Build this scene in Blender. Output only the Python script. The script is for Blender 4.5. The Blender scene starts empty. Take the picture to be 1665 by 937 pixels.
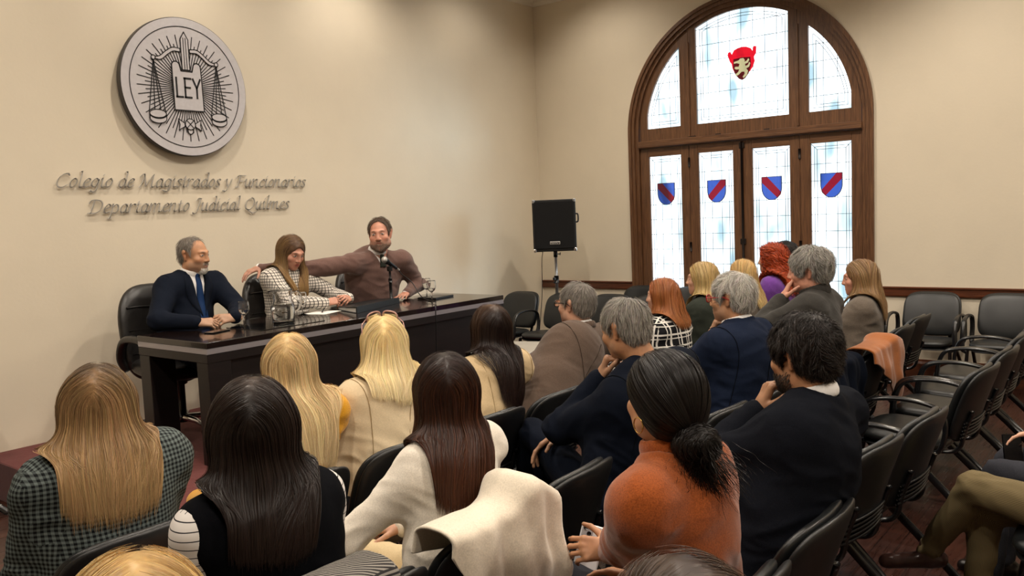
import bpy, math, random
import numpy as np
from mathutils import Matrix, Vector

random.seed(7)
RNG = np.random.default_rng(7)
SC = bpy.context.scene
COL = SC.collection
D2R = math.pi / 180

# ---------------------------------------------------------------- camera
cam_d = bpy.data.cameras.new('camera')
cam_d.sensor_fit = 'HORIZONTAL'
cam_d.sensor_width = 36.0
cam_d.lens = 36.0 * 1376.956 / 1665.0
cam_d.clip_start = 0.05
cam = bpy.data.objects.new('camera', cam_d)
COL.objects.link(cam)
_y, _p, _r = 0.900239304, -0.0877874566, -0.042345326
_f = np.array([math.sin(_y) * math.cos(_p), math.cos(_y) * math.cos(_p), math.sin(_p)])
_rt = np.array([math.cos(_y), -math.sin(_y), 0.0])
_up = np.cross(_rt, _f)
_c, _s = math.cos(_r), math.sin(_r)
_R, _U = _c * _rt + _s * _up, -_s * _rt + _c * _up
cam.matrix_world = Matrix(((_R[0], _U[0], -_f[0], 0), (_R[1], _U[1], -_f[1], 0), (_R[2], _U[2], -_f[2], 1.687), (0, 0, 0, 1)))
SC.camera = cam

# ---------------------------------------------------------------- colour management, world
vs = SC.view_settings
vs.view_transform = 'Standard'
vs.look = 'None'
vs.gamma = 1.0
vs.use_curve_mapping = False
vs.exposure = 0.08
world = bpy.data.worlds.new('world')
SC.world = world
world.use_nodes = True
world.node_tree.nodes['Background'].inputs[0].default_value = (0.72, 0.87, 1.0, 1)
world.node_tree.nodes['Background'].inputs[1].default_value = 0.9

ROOM_X0, ROOM_X1, ROOM_Y0, ROOM_Y1, CEIL = -2.6, 8.31, -3.2, 6.10, 4.25

def lamp(name, kind, loc, power, color, **kw):
    d = bpy.data.lights.new(name, kind)
    d.energy = power
    d.color = color
    for k, v in kw.items():
        if k != 'aim':
            setattr(d, k, v)
    o = bpy.data.objects.new(name, d)
    COL.objects.link(o)
    o.location = loc
    if 'aim' in kw:
        o.rotation_euler = (Vector(kw['aim']) - Vector(loc)).to_track_quat('-Z', 'Y').to_euler()
    return o

WARM = (1.0, 0.89, 0.76)
# daylight slanting in through the stained glass
lamp('daylight', 'SUN', (12, 0, 4), 11.0, (0.70, 0.86, 1.0), angle=0.32, aim=(12 - 0.60, 0.78, 4 - 0.16))
# spots under the ceiling that wash the two walls
for x in (0.2, 1.9, 3.6, 5.3):
    lamp('wall_spot', 'SPOT', (x, 5.2, CEIL - 0.06), 74, WARM, spot_size=2.3, spot_blend=1.0, shadow_soft_size=0.05, aim=(x, 5.95, 2.2))
for y in (5.0, 1.2):
    lamp('wall_spot', 'SPOT', (7.3, y, CEIL - 0.06), 44, WARM, spot_size=2.1, spot_blend=1.0, shadow_soft_size=0.05, aim=(8.2, y, 2.2))
lamp('wall_spot', 'SPOT', (6.9, 5.2, CEIL - 0.06), 30, WARM, spot_size=2.3, spot_blend=1.0, shadow_soft_size=0.05, aim=(6.9, 5.95, 2.2))
# downlights over the audience
for x in (0.2, 2.4, 4.6, 6.6):
    for y in (-1.2, 1.4, 3.6):
        lamp('ceiling_downlight', 'SPOT', (x, y, CEIL - 0.06), 140, WARM, spot_size=2.5, spot_blend=0.6, shadow_soft_size=0.07, aim=(x, y, 0))
# ================================================================ helpers
def lin(h):
    h = h.lstrip('#')
    c = [int(h[i:i + 2], 16) / 255 for i in (0, 2, 4)]
    return tuple(x / 12.92 if x <= 0.04045 else ((x + 0.055) / 1.055) ** 2.4 for x in c)

def A(*v):
    return np.array(v, float)

def unit(v):
    v = np.asarray(v, float)
    return v / max(1e-9, np.linalg.norm(v))

# ---------------------------------------------------------------- materials
class NT:
    def __init__(s, name):
        s.m = bpy.data.materials.new(name)
        s.m.use_nodes = True
        s.t = s.m.node_tree
        s.b = s.t.nodes['Principled BSDF']
        s.out = s.t.nodes['Material Output']
    def n(s, kind, **kw):
        nd = s.t.nodes.new(kind)
        for k, v in kw.items():
            if k.startswith('i_'):
                nd.inputs[int(k[2:])].default_value = v
            else:
                setattr(nd, k, v)
        return nd
    def l(s, a, ao, b, bi):
        s.t.links.new(a.outputs[ao], b.inputs[bi])
    def ramp(s, src, so, stops):
        r = s.n('ShaderNodeValToRGB')
        e = r.color_ramp.elements
        while len(e) < len(stops):
            e.new(0.5)
        for k, (p, c) in enumerate(stops):
            e[k].position = p
            e[k].color = (*c, 1) if len(c) == 3 else c
        s.l(src, so, r, 0)
        return r
    def bump(s, src, so, strength, dist=0.01):
        b = s.n('ShaderNodeBump')
        b.inputs['Strength'].default_value = strength
        b.inputs['Distance'].default_value = dist
        s.l(src, so, b, 'Height')
        s.l(b, 0, s.b, 'Normal')
        return b
    def math(s, op, a, b=None):
        m = s.n('ShaderNodeMath', operation=op)
        for i, v in enumerate((a, b)):
            if v is None:
                continue
            if isinstance(v, (int, float)):
                m.inputs[i].default_value = v
            else:
                s.l(v[0], v[1], m, i)
        return m

def plain(name, color, rough=0.5, metal=0.0, spec=0.5, noise=0.0, scale=60, bump=0.0, coat=0.0):
    t = NT(name)
    c = lin(color) if isinstance(color, str) else color
    t.b.inputs['Base Color'].default_value = (*c, 1)
    t.b.inputs['Roughness'].default_value = rough
    t.b.inputs['Metallic'].default_value = metal
    t.b.inputs['Specular IOR Level'].default_value = spec
    t.b.inputs['Coat Weight'].default_value = coat
    if noise or bump:
        tc = t.n('ShaderNodeTexCoord')
        nz = t.n('ShaderNodeTexNoise')
        nz.inputs['Scale'].default_value = scale
        nz.inputs['Detail'].default_value = 4
        t.l(tc, 'Object', nz, 'Vector')
        if noise:
            r = t.ramp(nz, 0, [(0.3, tuple(x * (1 - noise) for x in c)), (0.7, tuple(min(1, x * (1 + noise)) for x in c))])
            t.l(r, 0, t.b, 'Base Color')
        if bump:
            t.bump(nz, 0, bump, 0.004)
    return t.m

def attr_mat(name, rough, spec=0.5, sss=0.0, bump=0.0, scale=300, aniso=0.0):
    t = NT(name)
    a = t.n('ShaderNodeAttribute', attribute_name='Col')
    t.l(a, 0, t.b, 'Base Color')
    t.b.inputs['Roughness'].default_value = rough
    t.b.inputs['Specular IOR Level'].default_value = spec
    if sss:
        t.b.inputs['Subsurface Weight'].default_value = sss
        t.b.inputs['Subsurface Radius'].default_value = (0.012, 0.005, 0.003)
        t.b.inputs['Subsurface Scale'].default_value = 0.5
    if bump:
        tc = t.n('ShaderNodeTexCoord')
        nz = t.n('ShaderNodeTexNoise')
        nz.inputs['Scale'].default_value = scale
        t.l(tc, 'Object', nz, 'Vector')
        t.bump(nz, 0, bump, 0.002)
    return t.m

def cloth(name, color, rough=0.85, weave=0.25, scale=420, sheen=0.01, mottled=0.12):
    t = NT(name)
    c = lin(color)
    tc = t.n('ShaderNodeTexCoord')
    nz = t.n('ShaderNodeTexNoise')
    nz.inputs['Scale'].default_value = scale
    nz.inputs['Detail'].default_value = 3
    t.l(tc, 'Object', nz, 'Vector')
    r = t.ramp(nz, 0, [(0.3, tuple(x * (1 - mottled * 2) for x in c)), (0.7, tuple(min(1, x * (1 + mottled * 2)) for x in c))])
    t.l(r, 0, t.b, 'Base Color')
    t.b.inputs['Roughness'].default_value = rough
    t.b.inputs['Specular IOR Level'].default_value = 0.05
    t.b.inputs['Sheen Weight'].default_value = sheen
    t.b.inputs['Sheen Roughness'].default_value = 0.5
    big = t.n('ShaderNodeTexNoise')
    big.inputs['Scale'].default_value = 14
    big.inputs['Detail'].default_value = 2
    big.inputs['Distortion'].default_value = 1.2
    t.l(tc, 'Object', big, 'Vector')
    mx = t.math('ADD', (t.math('MULTIPLY', (nz, 0), weave * 0.25), 0), (t.math('MULTIPLY', (big, 0), 1.2), 0))
    t.bump(mx, 0, 0.3, 0.005)
    return t.m

def line_mask(t, coord, axis, period, width, offset=0.0):
    """1 on thin lines every `period` along an axis of the object space"""
    sep = t.n('ShaderNodeSeparateXYZ')
    t.l(coord[0], coord[1], sep, 0)
    v = t.math('ADD', (sep, axis), offset)
    v = t.math('MULTIPLY', (v, 0), 1 / period)
    v = t.math('FRACT', (v, 0))
    m = t.math('LESS_THAN', (v, 0), width / period)
    if axis == 1:
        return m
    # where the surface faces along the axis, run the lines on the third axis instead
    ge = t.n('ShaderNodeNewGeometry')
    s2 = t.n('ShaderNodeSeparateXYZ')
    t.l(ge, 'Normal', s2, 0)
    a = t.math('GREATER_THAN', (t.math('ABSOLUTE', (s2, axis)), 0), 0.78)
    w = t.math('FRACT', (t.math('MULTIPLY', (t.math('ADD', (sep, 1), offset), 0), 1 / period), 0))
    w = t.math('LESS_THAN', (w, 0), width / period)
    d = t.math('SUBTRACT', (w, 0), (m, 0))
    return t.math('ADD', (m, 0), (t.math('MULTIPLY', (d, 0), (a, 0)), 0))

def rot_coord(t, rz, wob=0.010):
    tc = t.n('ShaderNodeTexCoord')
    mp = t.n('ShaderNodeMapping')
    mp.inputs['Rotation'].default_value = (0, 0, rz)
    t.l(tc, 'Object', mp, 'Vector')
    nz = t.n('ShaderNodeTexNoise')
    nz.inputs['Scale'].default_value = 7
    t.l(tc, 'Object', nz, 'Vector')
    mx = t.n('ShaderNodeMix', data_type='VECTOR')
    mx.inputs['Factor'].default_value = 0.0
    ad = t.n('ShaderNodeVectorMath', operation='MULTIPLY_ADD')
    ad.inputs[1].default_value = (wob, wob, wob)
    t.l(nz, 1, ad, 0)
    t.l(mp, 0, ad, 2)
    return (ad, 0)

def pattern_cloth(name, base, line, kind, rz=0.0, rough=0.85):
    t = NT(name)
    cb, cl = lin(base), lin(line)
    co = rot_coord(t, rz, 0.0015 if kind in ('cord', 'herring', 'fine') else 0.010)
    if kind == 'grid':          # thin dark window-pane lines
        ms = [line_mask(t, co, 0, 0.022, 0.0045), line_mask(t, co, 2, 0.022, 0.0045)]
    elif kind == 'plaid':       # groups of pale lines on black
        ms = [line_mask(t, co, 0, 0.075, 0.011), line_mask(t, co, 0, 0.075, 0.006, 0.022), line_mask(t, co, 2, 0.075, 0.011), line_mask(t, co, 2, 0.075, 0.006, 0.022)]
    elif kind == 'check':
        ms = [line_mask(t, co, 0, 0.0145, 0.0072), line_mask(t, co, 2, 0.0135, 0.0068)]
    elif kind == 'stripe':
        ms = [line_mask(t, co, 2, 0.020, 0.0024)]
    elif kind == 'cord':        # wales run along the limb: the coordinate round it is stored on the mesh
        at = t.n('ShaderNodeAttribute', attribute_name='Round')
        sn = t.math('SINE', (t.math('MULTIPLY', (at, 2), 2 * math.pi / 0.0062), 0))
        ms = [t.math('MULTIPLY', (t.math('ADD', (sn, 0), 1.0), 0), 0.5)]
    elif kind == 'fine':
        ms = [line_mask(t, co, 2, 0.012, 0.005)]
    elif kind == 'herring':
        ms = [line_mask(t, co, 2, 0.010, 0.005)]
    acc = ms[0]
    for m in ms[1:]:
        acc = t.math('MULTIPLY' if kind == 'check' else 'MAXIMUM', (acc, 0), (m, 0))
    if kind == 'check':         # houndstooth-like: lit squares, grey bars between
        bars = t.math('MAXIMUM', (ms[0], 0), (ms[1], 0))
        acc = t.math('ADD', (t.math('MULTIPLY', (acc, 0), 0.55), 0), (t.math('MULTIPLY', (bars, 0), 0.40), 0))
    mx = t.n('ShaderNodeMix', data_type='RGBA')
    t.l(acc, 0, mx, 0)
    mx.inputs[6].default_value = (*cb, 1)
    mx.inputs[7].default_value = (*cl, 1)
    t.l(mx, 2, t.b, 'Base Color')
    t.b.inputs['Roughness'].default_value = rough
    t.b.inputs['Specular IOR Level'].default_value = 0.2
    tc = t.n('ShaderNodeTexCoord')
    nz = t.n('ShaderNodeTexNoise')
    nz.inputs['Scale'].default_value = 16
    t.l(tc, 'Object', nz, 'Vector')
    t.bump(nz, 0, 0.25, 0.006)
    return t.m

# ---------------------------------------------------------------- objects
def link(name, data, parent=None, loc=None):
    o = bpy.data.objects.new(name, data)
    COL.objects.link(o)
    if loc is not None:
        o.location = loc
    if parent is not None:
        o.parent = parent
    return o

def tag(o, label=None, cat=None, group=None, kind=None):
    if label: o['label'] = label
    if cat: o['category'] = cat
    if group: o['group'] = group
    if kind: o['kind'] = kind
    return o

def empty(name, loc, label, cat, group=None, rz=0.0):
    o = link(name, None, loc=loc)
    o.empty_display_size = 0.1
    o.rotation_euler = (0, 0, rz)
    return tag(o, label, cat, group)

def copy_tree(o, parent=None):
    c = o.copy()
    COL.objects.link(c)
    if parent is not None:
        c.parent = parent
    for ch in list(o.children):
        copy_tree(ch, c)
    return c

def raw_mesh(name, V, loops, sizes, mats, smooth=True, mi=None, col=None):
    me = bpy.data.meshes.new(name)
    V = np.asarray(V, np.float32)
    loops = np.asarray(loops, np.int32).ravel()
    sizes = np.asarray(sizes, np.int32)
    me.vertices.add(len(V))
    me.vertices.foreach_set('co', V.ravel())
    me.loops.add(len(loops))
    me.loops.foreach_set('vertex_index', loops)
    me.polygons.add(len(sizes))
    st = np.zeros(len(sizes), np.int32)
    st[1:] = np.cumsum(sizes)[:-1]
    me.polygons.foreach_set('loop_start', st)
    me.polygons.foreach_set('loop_total', sizes)
    if mi is not None:
        me.polygons.foreach_set('material_index', np.asarray(mi, np.int32))
    sm = smooth if isinstance(smooth, np.ndarray) else np.full(len(sizes), bool(smooth))
    me.polygons.foreach_set('use_smooth', sm)
    for m in (mats if isinstance(mats, (list, tuple)) else [mats]):
        me.materials.append(m)
    if col is not None:
        a = me.color_attributes.new('Col', 'FLOAT_COLOR', 'POINT')
        c4 = np.ones((len(V), 4), np.float32)
        c4[:, :3] = col
        a.data.foreach_set('color', c4.ravel())
    me.update(calc_edges=True)
    me.validate()
    return me

class MB:
    """collects shapes into one mesh"""
    def __init__(s):
        s.V, s.L, s.S, s.M, s.sm = [], [], [], [], []
        s.n = 0
    def add(s, V, faces, mi=0, smooth=True):
        V = np.asarray(V, float)
        s.V.append(V)
        for f in faces:
            s.L.extend(int(i) + s.n for i in f)
            s.S.append(len(f))
            s.M.append(mi)
            s.sm.append(smooth)
        s.n += len(V)
        return s
    def box(s, lo, hi, mi=0, M=None, bev=0.0):
        lo, hi = np.minimum(lo, hi).astype(float), np.maximum(lo, hi).astype(float)
        c = A(*[[(lo, hi)[i >> 2 & 1][0], (lo, hi)[i >> 1 & 1][1], (lo, hi)[i & 1][2]] for i in range(8)])
        if bev <= 0:
            F = [(0, 1, 3, 2), (4, 6, 7, 5), (0, 4, 5, 1), (2, 3, 7, 6), (0, 2, 6, 4), (1, 5, 7, 3)]
            V = c
        else:
            b = min(bev, 0.49 * float((hi - lo).min()))
            V, F, idx = [], [], {}
            for i in range(8):
                sg = [1 if i >> (2 - k) & 1 else -1 for k in range(3)]
                for ax in range(3):
                    p = c[i].copy()
                    for k in range(3):
                        if k != ax:
                            p[k] -= sg[k] * b
                    idx[i, ax] = len(V)
                    V.append(p)
            def q(ids, n):
                P = [V[k] for k in ids]
                nn = np.cross(P[1] - P[0], P[2] - P[0])
                F.append(ids if np.dot(nn, n) > 0 else ids[::-1])
            for ax in range(3):
                o1, o2 = [k for k in range(3) if k != ax]
                for sg in (0, 1):
                    ids = []
                    for (a, bb) in ((0, 0), (1, 0), (1, 1), (0, 1)):
                        i = (sg << (2 - ax)) | (a << (2 - o1)) | (bb << (2 - o2))
                        ids.append(idx[i, ax])
                    n = np.zeros(3); n[ax] = 1 if sg else -1
                    q(ids, n)
                for a in (0, 1):
                    for bb in (0, 1):
                        i0 = (a << (2 - o1)) | (bb << (2 - o2)); i1 = i0 | (1 << (2 - ax))
                        n = np.zeros(3); n[o1] = 1 if a else -1; n[o2] = 1 if bb else -1
                        q([idx[i0, o1], idx[i0, o2], idx[i1, o2], idx[i1, o1]], n)
            for i in range(8):
                n = A(*[1 if i >> (2 - k) & 1 else -1 for k in range(3)])
                q([idx[i, 0], idx[i, 1], idx[i, 2]], n)
            V = np.array(V)
        if M is not None:
            V = np.asarray(V) @ np.asarray(M)[:3, :3].T + np.asarray(M)[:3, 3]
        return s.add(V, F, mi, smooth=False)
    def tube(s, pts, r, n=10, mi=0, cap=True, flat=None, ratio=1.0, closed=False):
        P = np.asarray(pts, float)
        m = len(P)
        R = np.full(m, r, float) if np.isscalar(r) else np.asarray(r, float)
        T = np.gradient(P, axis=0) if not closed else np.roll(P, -1, 0) - np.roll(P, 1, 0)
        T /= np.maximum(1e-9, np.linalg.norm(T, axis=1))[:, None]
        ref = A(*flat) if flat is not None else (A(0, 0, 1) if abs(T[0][2]) < 0.9 else A(1, 0, 0))
        V = []
        for k in range(m):
            u = ref - T[k] * ref.dot(T[k])
            u = unit(u)
            if flat is None:
                ref = u
            w = np.cross(T[k], u)
            for j in range(n):
                a = 2 * math.pi * j / n
                V.append(P[k] + R[k] * (math.cos(a) * u * ratio + math.sin(a) * w))
        F = []
        for k in range(m if closed else m - 1):
            k2 = (k + 1) % m
            for j in range(n):
                F.append((k * n + j, k2 * n + j, k2 * n + (j + 1) % n, k * n + (j + 1) % n)[::-1])
        if cap and not closed:
            F.append(tuple(range(n)))
            F.append(tuple(range((m - 1) * n, m * n))[::-1])
        return s.add(V, F, mi)
    def lathe(s, prof, c=(0, 0, 0), n=28, mi=0, smooth=True):
        c = np.asarray(c, float)
        V, F = [], []
        for (r, z) in prof:
            for j in range(n):
                a = 2 * math.pi * j / n
                V.append(c + A(r * math.cos(a), r * math.sin(a), z))
        for k in range(len(prof) - 1):
            for j in range(n):
                F.append((k * n + j, k * n + (j + 1) % n, (k + 1) * n + (j + 1) % n, (k + 1) * n + j))
        return s.add(V, F, mi, smooth)
    def prism(s, poly, o, ex, ey, ez, depth, mi=0, smooth=False):
        """2-D outline (counter-clockwise seen against ez) in the plane o+x*ex+y*ey, thickened along ez"""
        o, ex, ey, ez = [np.asarray(q, float) for q in (o, ex, ey, ez)]
        P = [o + x * ex + y * ey for x, y in poly]
        n = len(P)
        V = P + [p + ez * depth for p in P]
        F = [tuple(range(n))[::-1], tuple(range(n, 2 * n))]
        for k in range(n):
            F.append((k, (k + 1) % n, n + (k + 1) % n, n + k))
        return s.add(V, F, mi, smooth)
    def ball(s, c, r, mi=0, nu=16, nv=10):
        c = np.asarray(c, float)
        r = A(*([r] * 3 if np.isscalar(r) else r))
        V, F = [], []
        for i in range(nv + 1):
            t = math.pi * i / nv
            for j in range(nu):
                a = 2 * math.pi * j / nu
                V.append(c + r * A(math.sin(t) * math.cos(a), math.sin(t) * math.sin(a), math.cos(t)))
        for i in range(nv):
            for j in range(nu):
                F.append((i * nu + j, (i + 1) * nu + j, (i + 1) * nu + (j + 1) % nu, i * nu + (j + 1) % nu))
        return s.add(V, F, mi)
    def mesh(s, name, mats):
        return raw_mesh(name, np.concatenate(s.V), s.L, s.S, mats, np.array(s.sm), s.M)
    def build(s, name, mats, parent=None, loc=None):
        return link(name, s.mesh(name, mats), parent, loc)

def spline(pts, per=8):
    P = np.asarray(pts, float)
    Q = np.vstack([2 * P[0] - P[1], P, 2 * P[-1] - P[-2]])
    out = []
    for i in range(1, len(Q) - 2):
        p0, p1, p2, p3 = Q[i - 1:i + 3]
        for k in range(per):
            t = k / per
            out.append(0.5 * (2 * p1 + (p2 - p0) * t + (2 * p0 - 5 * p1 + 4 * p2 - p3) * t * t + (3 * p1 - p0 - 3 * p2 + p3) * t ** 3))
    out.append(P[-1])
    return np.array(out)

def grid_faces(nu, nv, flip=False):
    F = []
    for i in range(nu - 1):
        for j in range(nv - 1):
            f = (i * nv + j, (i + 1) * nv + j, (i + 1) * nv + j + 1, i * nv + j + 1)
            F.append(f[::-1] if flip else f)
    return F

_WK = RNG.normal(size=(3, 14, 3))
_WP = RNG.uniform(0, 6.28, size=(3, 14))
def fnoise(P, scale, ch=0):
    """smooth pseudo-noise in about [-1, 1]; scale is a number or 3 numbers (1/metres)"""
    Q = np.asarray(P) * np.asarray(scale, float)
    return np.sin(Q @ _WK[ch].T * 1.6 + _WP[ch]).sum(-1) / 4.6

# ---------------------------------------------------------------- smooth solid fields and their surfaces
class Field:
    def __init__(s):
        s.p = []
    def rc(s, a, b, ra, rb=None, k=0.02, flat=None, f=1.0, sub=False):
        rb = ra if rb is None else rb
        a, b = np.asarray(a, float), np.asarray(b, float)
        w = None if flat is None else unit(flat)
        m = max(ra, rb) * max(1, f)
        s.p.append(('rc', np.minimum(a, b) - m, np.maximum(a, b) + m, k, sub, (a, b, ra, rb, w, f)))
        return s
    def el(s, c, r, R=None, k=0.02, sub=False):
        c = np.asarray(c, float)
        r = np.asarray([r] * 3 if np.isscalar(r) else r, float)
        m = r if R is None else np.full(3, r.max())
        s.p.append(('el', c - m, c + m, k, sub, (c, r, None if R is None else np.asarray(R, float))))
        return s
    def to(s, c, n, R, r, k=0.01, sub=False):
        c = np.asarray(c, float)
        s.p.append(('to', c - R - r, c + R + r, k, sub, (c, unit(n), R, r)))
        return s
    def chain(s, pts, rs, **kw):
        for i in range(len(pts) - 1):
            s.rc(pts[i], pts[i + 1], rs[i], rs[i + 1], **kw)
        return s
    @staticmethod
    def dist(kind, d, x, y, z):
        if kind == 'rc':
            a, b, ra, rb, w, f = d
            px, py, pz = x - a[0], y - a[1], z - a[2]
            ba = b - a
            if w is not None:
                g = 1 / f - 1
                q = (px * w[0] + py * w[1] + pz * w[2]) * g
                px, py, pz = px + q * w[0], py + q * w[1], pz + q * w[2]
                ba = ba + w * (ba.dot(w) * g)
            t = np.clip((px * ba[0] + py * ba[1] + pz * ba[2]) / max(1e-9, ba.dot(ba)), 0, 1)
            px, py, pz = px - t * ba[0], py - t * ba[1], pz - t * ba[2]
            return (np.sqrt(px * px + py * py + pz * pz) - (ra + (rb - ra) * t)) * (min(1, f) ** 0.5)
        if kind == 'el':
            c, r, R = d
            px, py, pz = x - c[0], y - c[1], z - c[2]
            if R is not None:
                px, py, pz = (px * R[0, i] + py * R[1, i] + pz * R[2, i] for i in range(3))
            k0 = np.sqrt((px / r[0]) ** 2 + (py / r[1]) ** 2 + (pz / r[2]) ** 2)
            k1 = np.sqrt((px / r[0] ** 2) ** 2 + (py / r[1] ** 2) ** 2 + (pz / r[2] ** 2) ** 2)
            return k0 * (k0 - 1) / np.maximum(k1, 1e-6)
        c, n, R, r = d
        px, py, pz = x - c[0], y - c[1], z - c[2]
        h = px * n[0] + py * n[1] + pz * n[2]
        q = np.sqrt(np.maximum(px * px + py * py + pz * pz - h * h, 0)) - R
        return np.sqrt(q * q + h * h) - r
    @staticmethod
    def mix(d, e, k, sub):
        if sub:
            h = np.maximum(k - np.abs(d + e), 0) / k
            return np.maximum(d, -e) + h * h * k * 0.25
        h = np.maximum(k - np.abs(d - e), 0) / k
        return np.minimum(d, e) - h * h * k * 0.25
    def at(s, P):
        x, y, z = P[:, 0], P[:, 1], P[:, 2]
        d = np.full(len(P), 9.0)
        for kind, lo, hi, k, sub, a in s.p:
            d = s.mix(d, s.dist(kind, a, x, y, z), k, sub)
        return d
    def grad(s, P, e=0.002):
        d = s.at(P)
        g = np.stack([s.at(P + np.eye(3)[i] * e) - d for i in range(3)], 1) / e
        return d, g / np.maximum(1e-6, np.linalg.norm(g, axis=1))[:, None]
    def bounds(s):
        q = [p for p in s.p if not p[4]]
        return np.min([p[1] for p in q], 0), np.max([p[2] for p in q], 0)
    def surface(s, h, lo=None, hi=None, smooth=1, iso=0.0):
        b0, b1 = s.bounds()
        pad = 2.5 * h + 0.006 + max(0, iso)
        b0, b1 = b0 - pad, b1 + pad
        if lo is not None: b0 = np.maximum(b0, lo)
        if hi is not None: b1 = np.minimum(b1, hi)
        ax = [np.arange(b0[i], b1[i] + h, h) for i in range(3)]
        D = np.full([len(a) for a in ax], 9.0)
        for kind, plo, phi, k, sub, a in s.p:
            m = k + 2 * h + 0.03 + max(0, iso)
            sl = tuple(slice(*np.searchsorted(ax[i], (plo[i] - m, phi[i] + m))) for i in range(3))
            if min(q.stop - q.start for q in sl) <= 0:
                continue
            e = s.dist(kind, a, ax[0][sl[0]][:, None, None], ax[1][sl[1]][None, :, None], ax[2][sl[2]][None, None, :])
            D[sl] = s.mix(D[sl], e, k, sub)
        return surface_nets(D - iso, b0, h, smooth)

_CO = np.array([[i >> 2 & 1, i >> 1 & 1, i & 1] for i in range(8)])
_ED = [(a, b) for a in range(8) for b in range(a + 1, 8) if bin(a ^ b).count('1') == 1]
def surface_nets(D, org, h, smooth=1):
    nx, ny, nz = D.shape
    S = D < 0
    cnt = sum(S[c[0]:nx - 1 + c[0], c[1]:ny - 1 + c[1], c[2]:nz - 1 + c[2]].astype(np.int8) for c in _CO)
    act = np.argwhere((cnt > 0) & (cnt < 8))
    idx = np.full((nx, ny, nz), -1, np.int64)
    idx[act[:, 0], act[:, 1], act[:, 2]] = np.arange(len(act))
    val = np.stack([D[act[:, 0] + c[0], act[:, 1] + c[1], act[:, 2] + c[2]] for c in _CO], 1)
    acc = np.zeros((len(act), 3)); num = np.zeros(len(act))
    for a, b in _ED:
        va, vb = val[:, a], val[:, b]
        m = (va < 0) != (vb < 0)
        t = np.where(m, va / np.where(m, va - vb, 1), 0)
        acc += np.where(m[:, None], _CO[a] + t[:, None] * (_CO[b] - _CO[a]), 0)
        num += m
    V = org + (act + acc / np.maximum(num, 1)[:, None]) * h
    Q = []
    for ax in range(3):
        o1, o2 = (ax + 1) % 3, (ax + 2) % 3
        sh = [slice(None)] * 3; sh2 = [slice(None)] * 3
        sh[ax] = slice(0, -1); sh2[ax] = slice(1, None)
        s0, s1 = S[tuple(sh)], S[tuple(sh2)]
        e = np.argwhere(s0 != s1)
        e = e[(e[:, o1] > 0) & (e[:, o2] > 0)]
        fl = s0[e[:, 0], e[:, 1], e[:, 2]]
        q = []
        for (d1, d2) in ((0, 0), (1, 0), (1, 1), (0, 1)):
            c = e.copy(); c[:, o1] -= d1; c[:, o2] -= d2
            q.append(idx[c[:, 0], c[:, 1], c[:, 2]])
        q = np.stack(q, 1)
        q[~fl] = q[~fl][:, ::-1]
        Q.append(q[(q >= 0).all(1)])
    Q = np.concatenate(Q)
    for _ in range(smooth):
        V = relax(V, Q)
    return V, Q

def relax(V, Q, w=0.6):
    a = np.concatenate([Q[:, 0], Q[:, 1], Q[:, 2], Q[:, 3]]); b = np.concatenate([Q[:, 1], Q[:, 2], Q[:, 3], Q[:, 0]])
    n = np.bincount(a, minlength=len(V)) + np.bincount(b, minlength=len(V))
    out = np.zeros_like(V)
    for i in range(3):
        out[:, i] = np.bincount(a, V[b, i], len(V)) + np.bincount(b, V[a, i], len(V))
    return V * (1 - w) + w * out / np.maximum(n, 1)[:, None]

def vnormals(V, Q):
    n = np.cross(V[Q[:, 2]] - V[Q[:, 0]], V[Q[:, 3]] - V[Q[:, 1]])
    out = np.zeros_like(V)
    for k in range(4):
        for i in range(3):
            out[:, i] += np.bincount(Q[:, k], n[:, i], len(V))
    return out / np.maximum(1e-12, np.linalg.norm(out, axis=1))[:, None]

def join(*parts):
    Vs, Qs, n = [], [], 0
    for V, Q in parts:
        Vs.append(V); Qs.append(Q + n); n += len(V)
    return np.concatenate(Vs), np.concatenate(Qs)

def qmesh(name, V, Q, mats, parent=None, col=None, origin=(0, 0, 0), mi=None):
    me = raw_mesh(name, V - np.asarray(origin, float), Q, np.full(len(Q), 4), mats, True, mi, col)
    return link(name, me, parent)
# ================================================================ the room
def paint(name, c, stain):
    t = NT(name)
    tc = t.n('ShaderNodeTexCoord')
    nz = t.n('ShaderNodeTexNoise')
    nz.inputs['Scale'].default_value = 1.3
    nz.inputs['Detail'].default_value = 6
    nz.inputs['Roughness'].default_value = 0.6
    t.l(tc, 'Object', nz, 'Vector')
    c = lin(c)
    r = t.ramp(nz, 0, [(0.25, tuple(x * (1 - stain) for x in c)), (0.6, c)])
    t.l(r, 0, t.b, 'Base Color')
    t.b.inputs['Roughness'].default_value = 0.62
    t.b.inputs['Specular IOR Level'].default_value = 0.3
    n2 = t.n('ShaderNodeTexNoise')
    n2.inputs['Scale'].default_value = 45
    t.l(tc, 'Object', n2, 'Vector')
    t.bump(n2, 0, 0.06, 0.01)
    return t.m
M_WALL = paint('cream_wall_paint', 'DCD1BC', 0.06)
M_CEIL = paint('ceiling_paint', 'E4DED0', 0.08)

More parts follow.
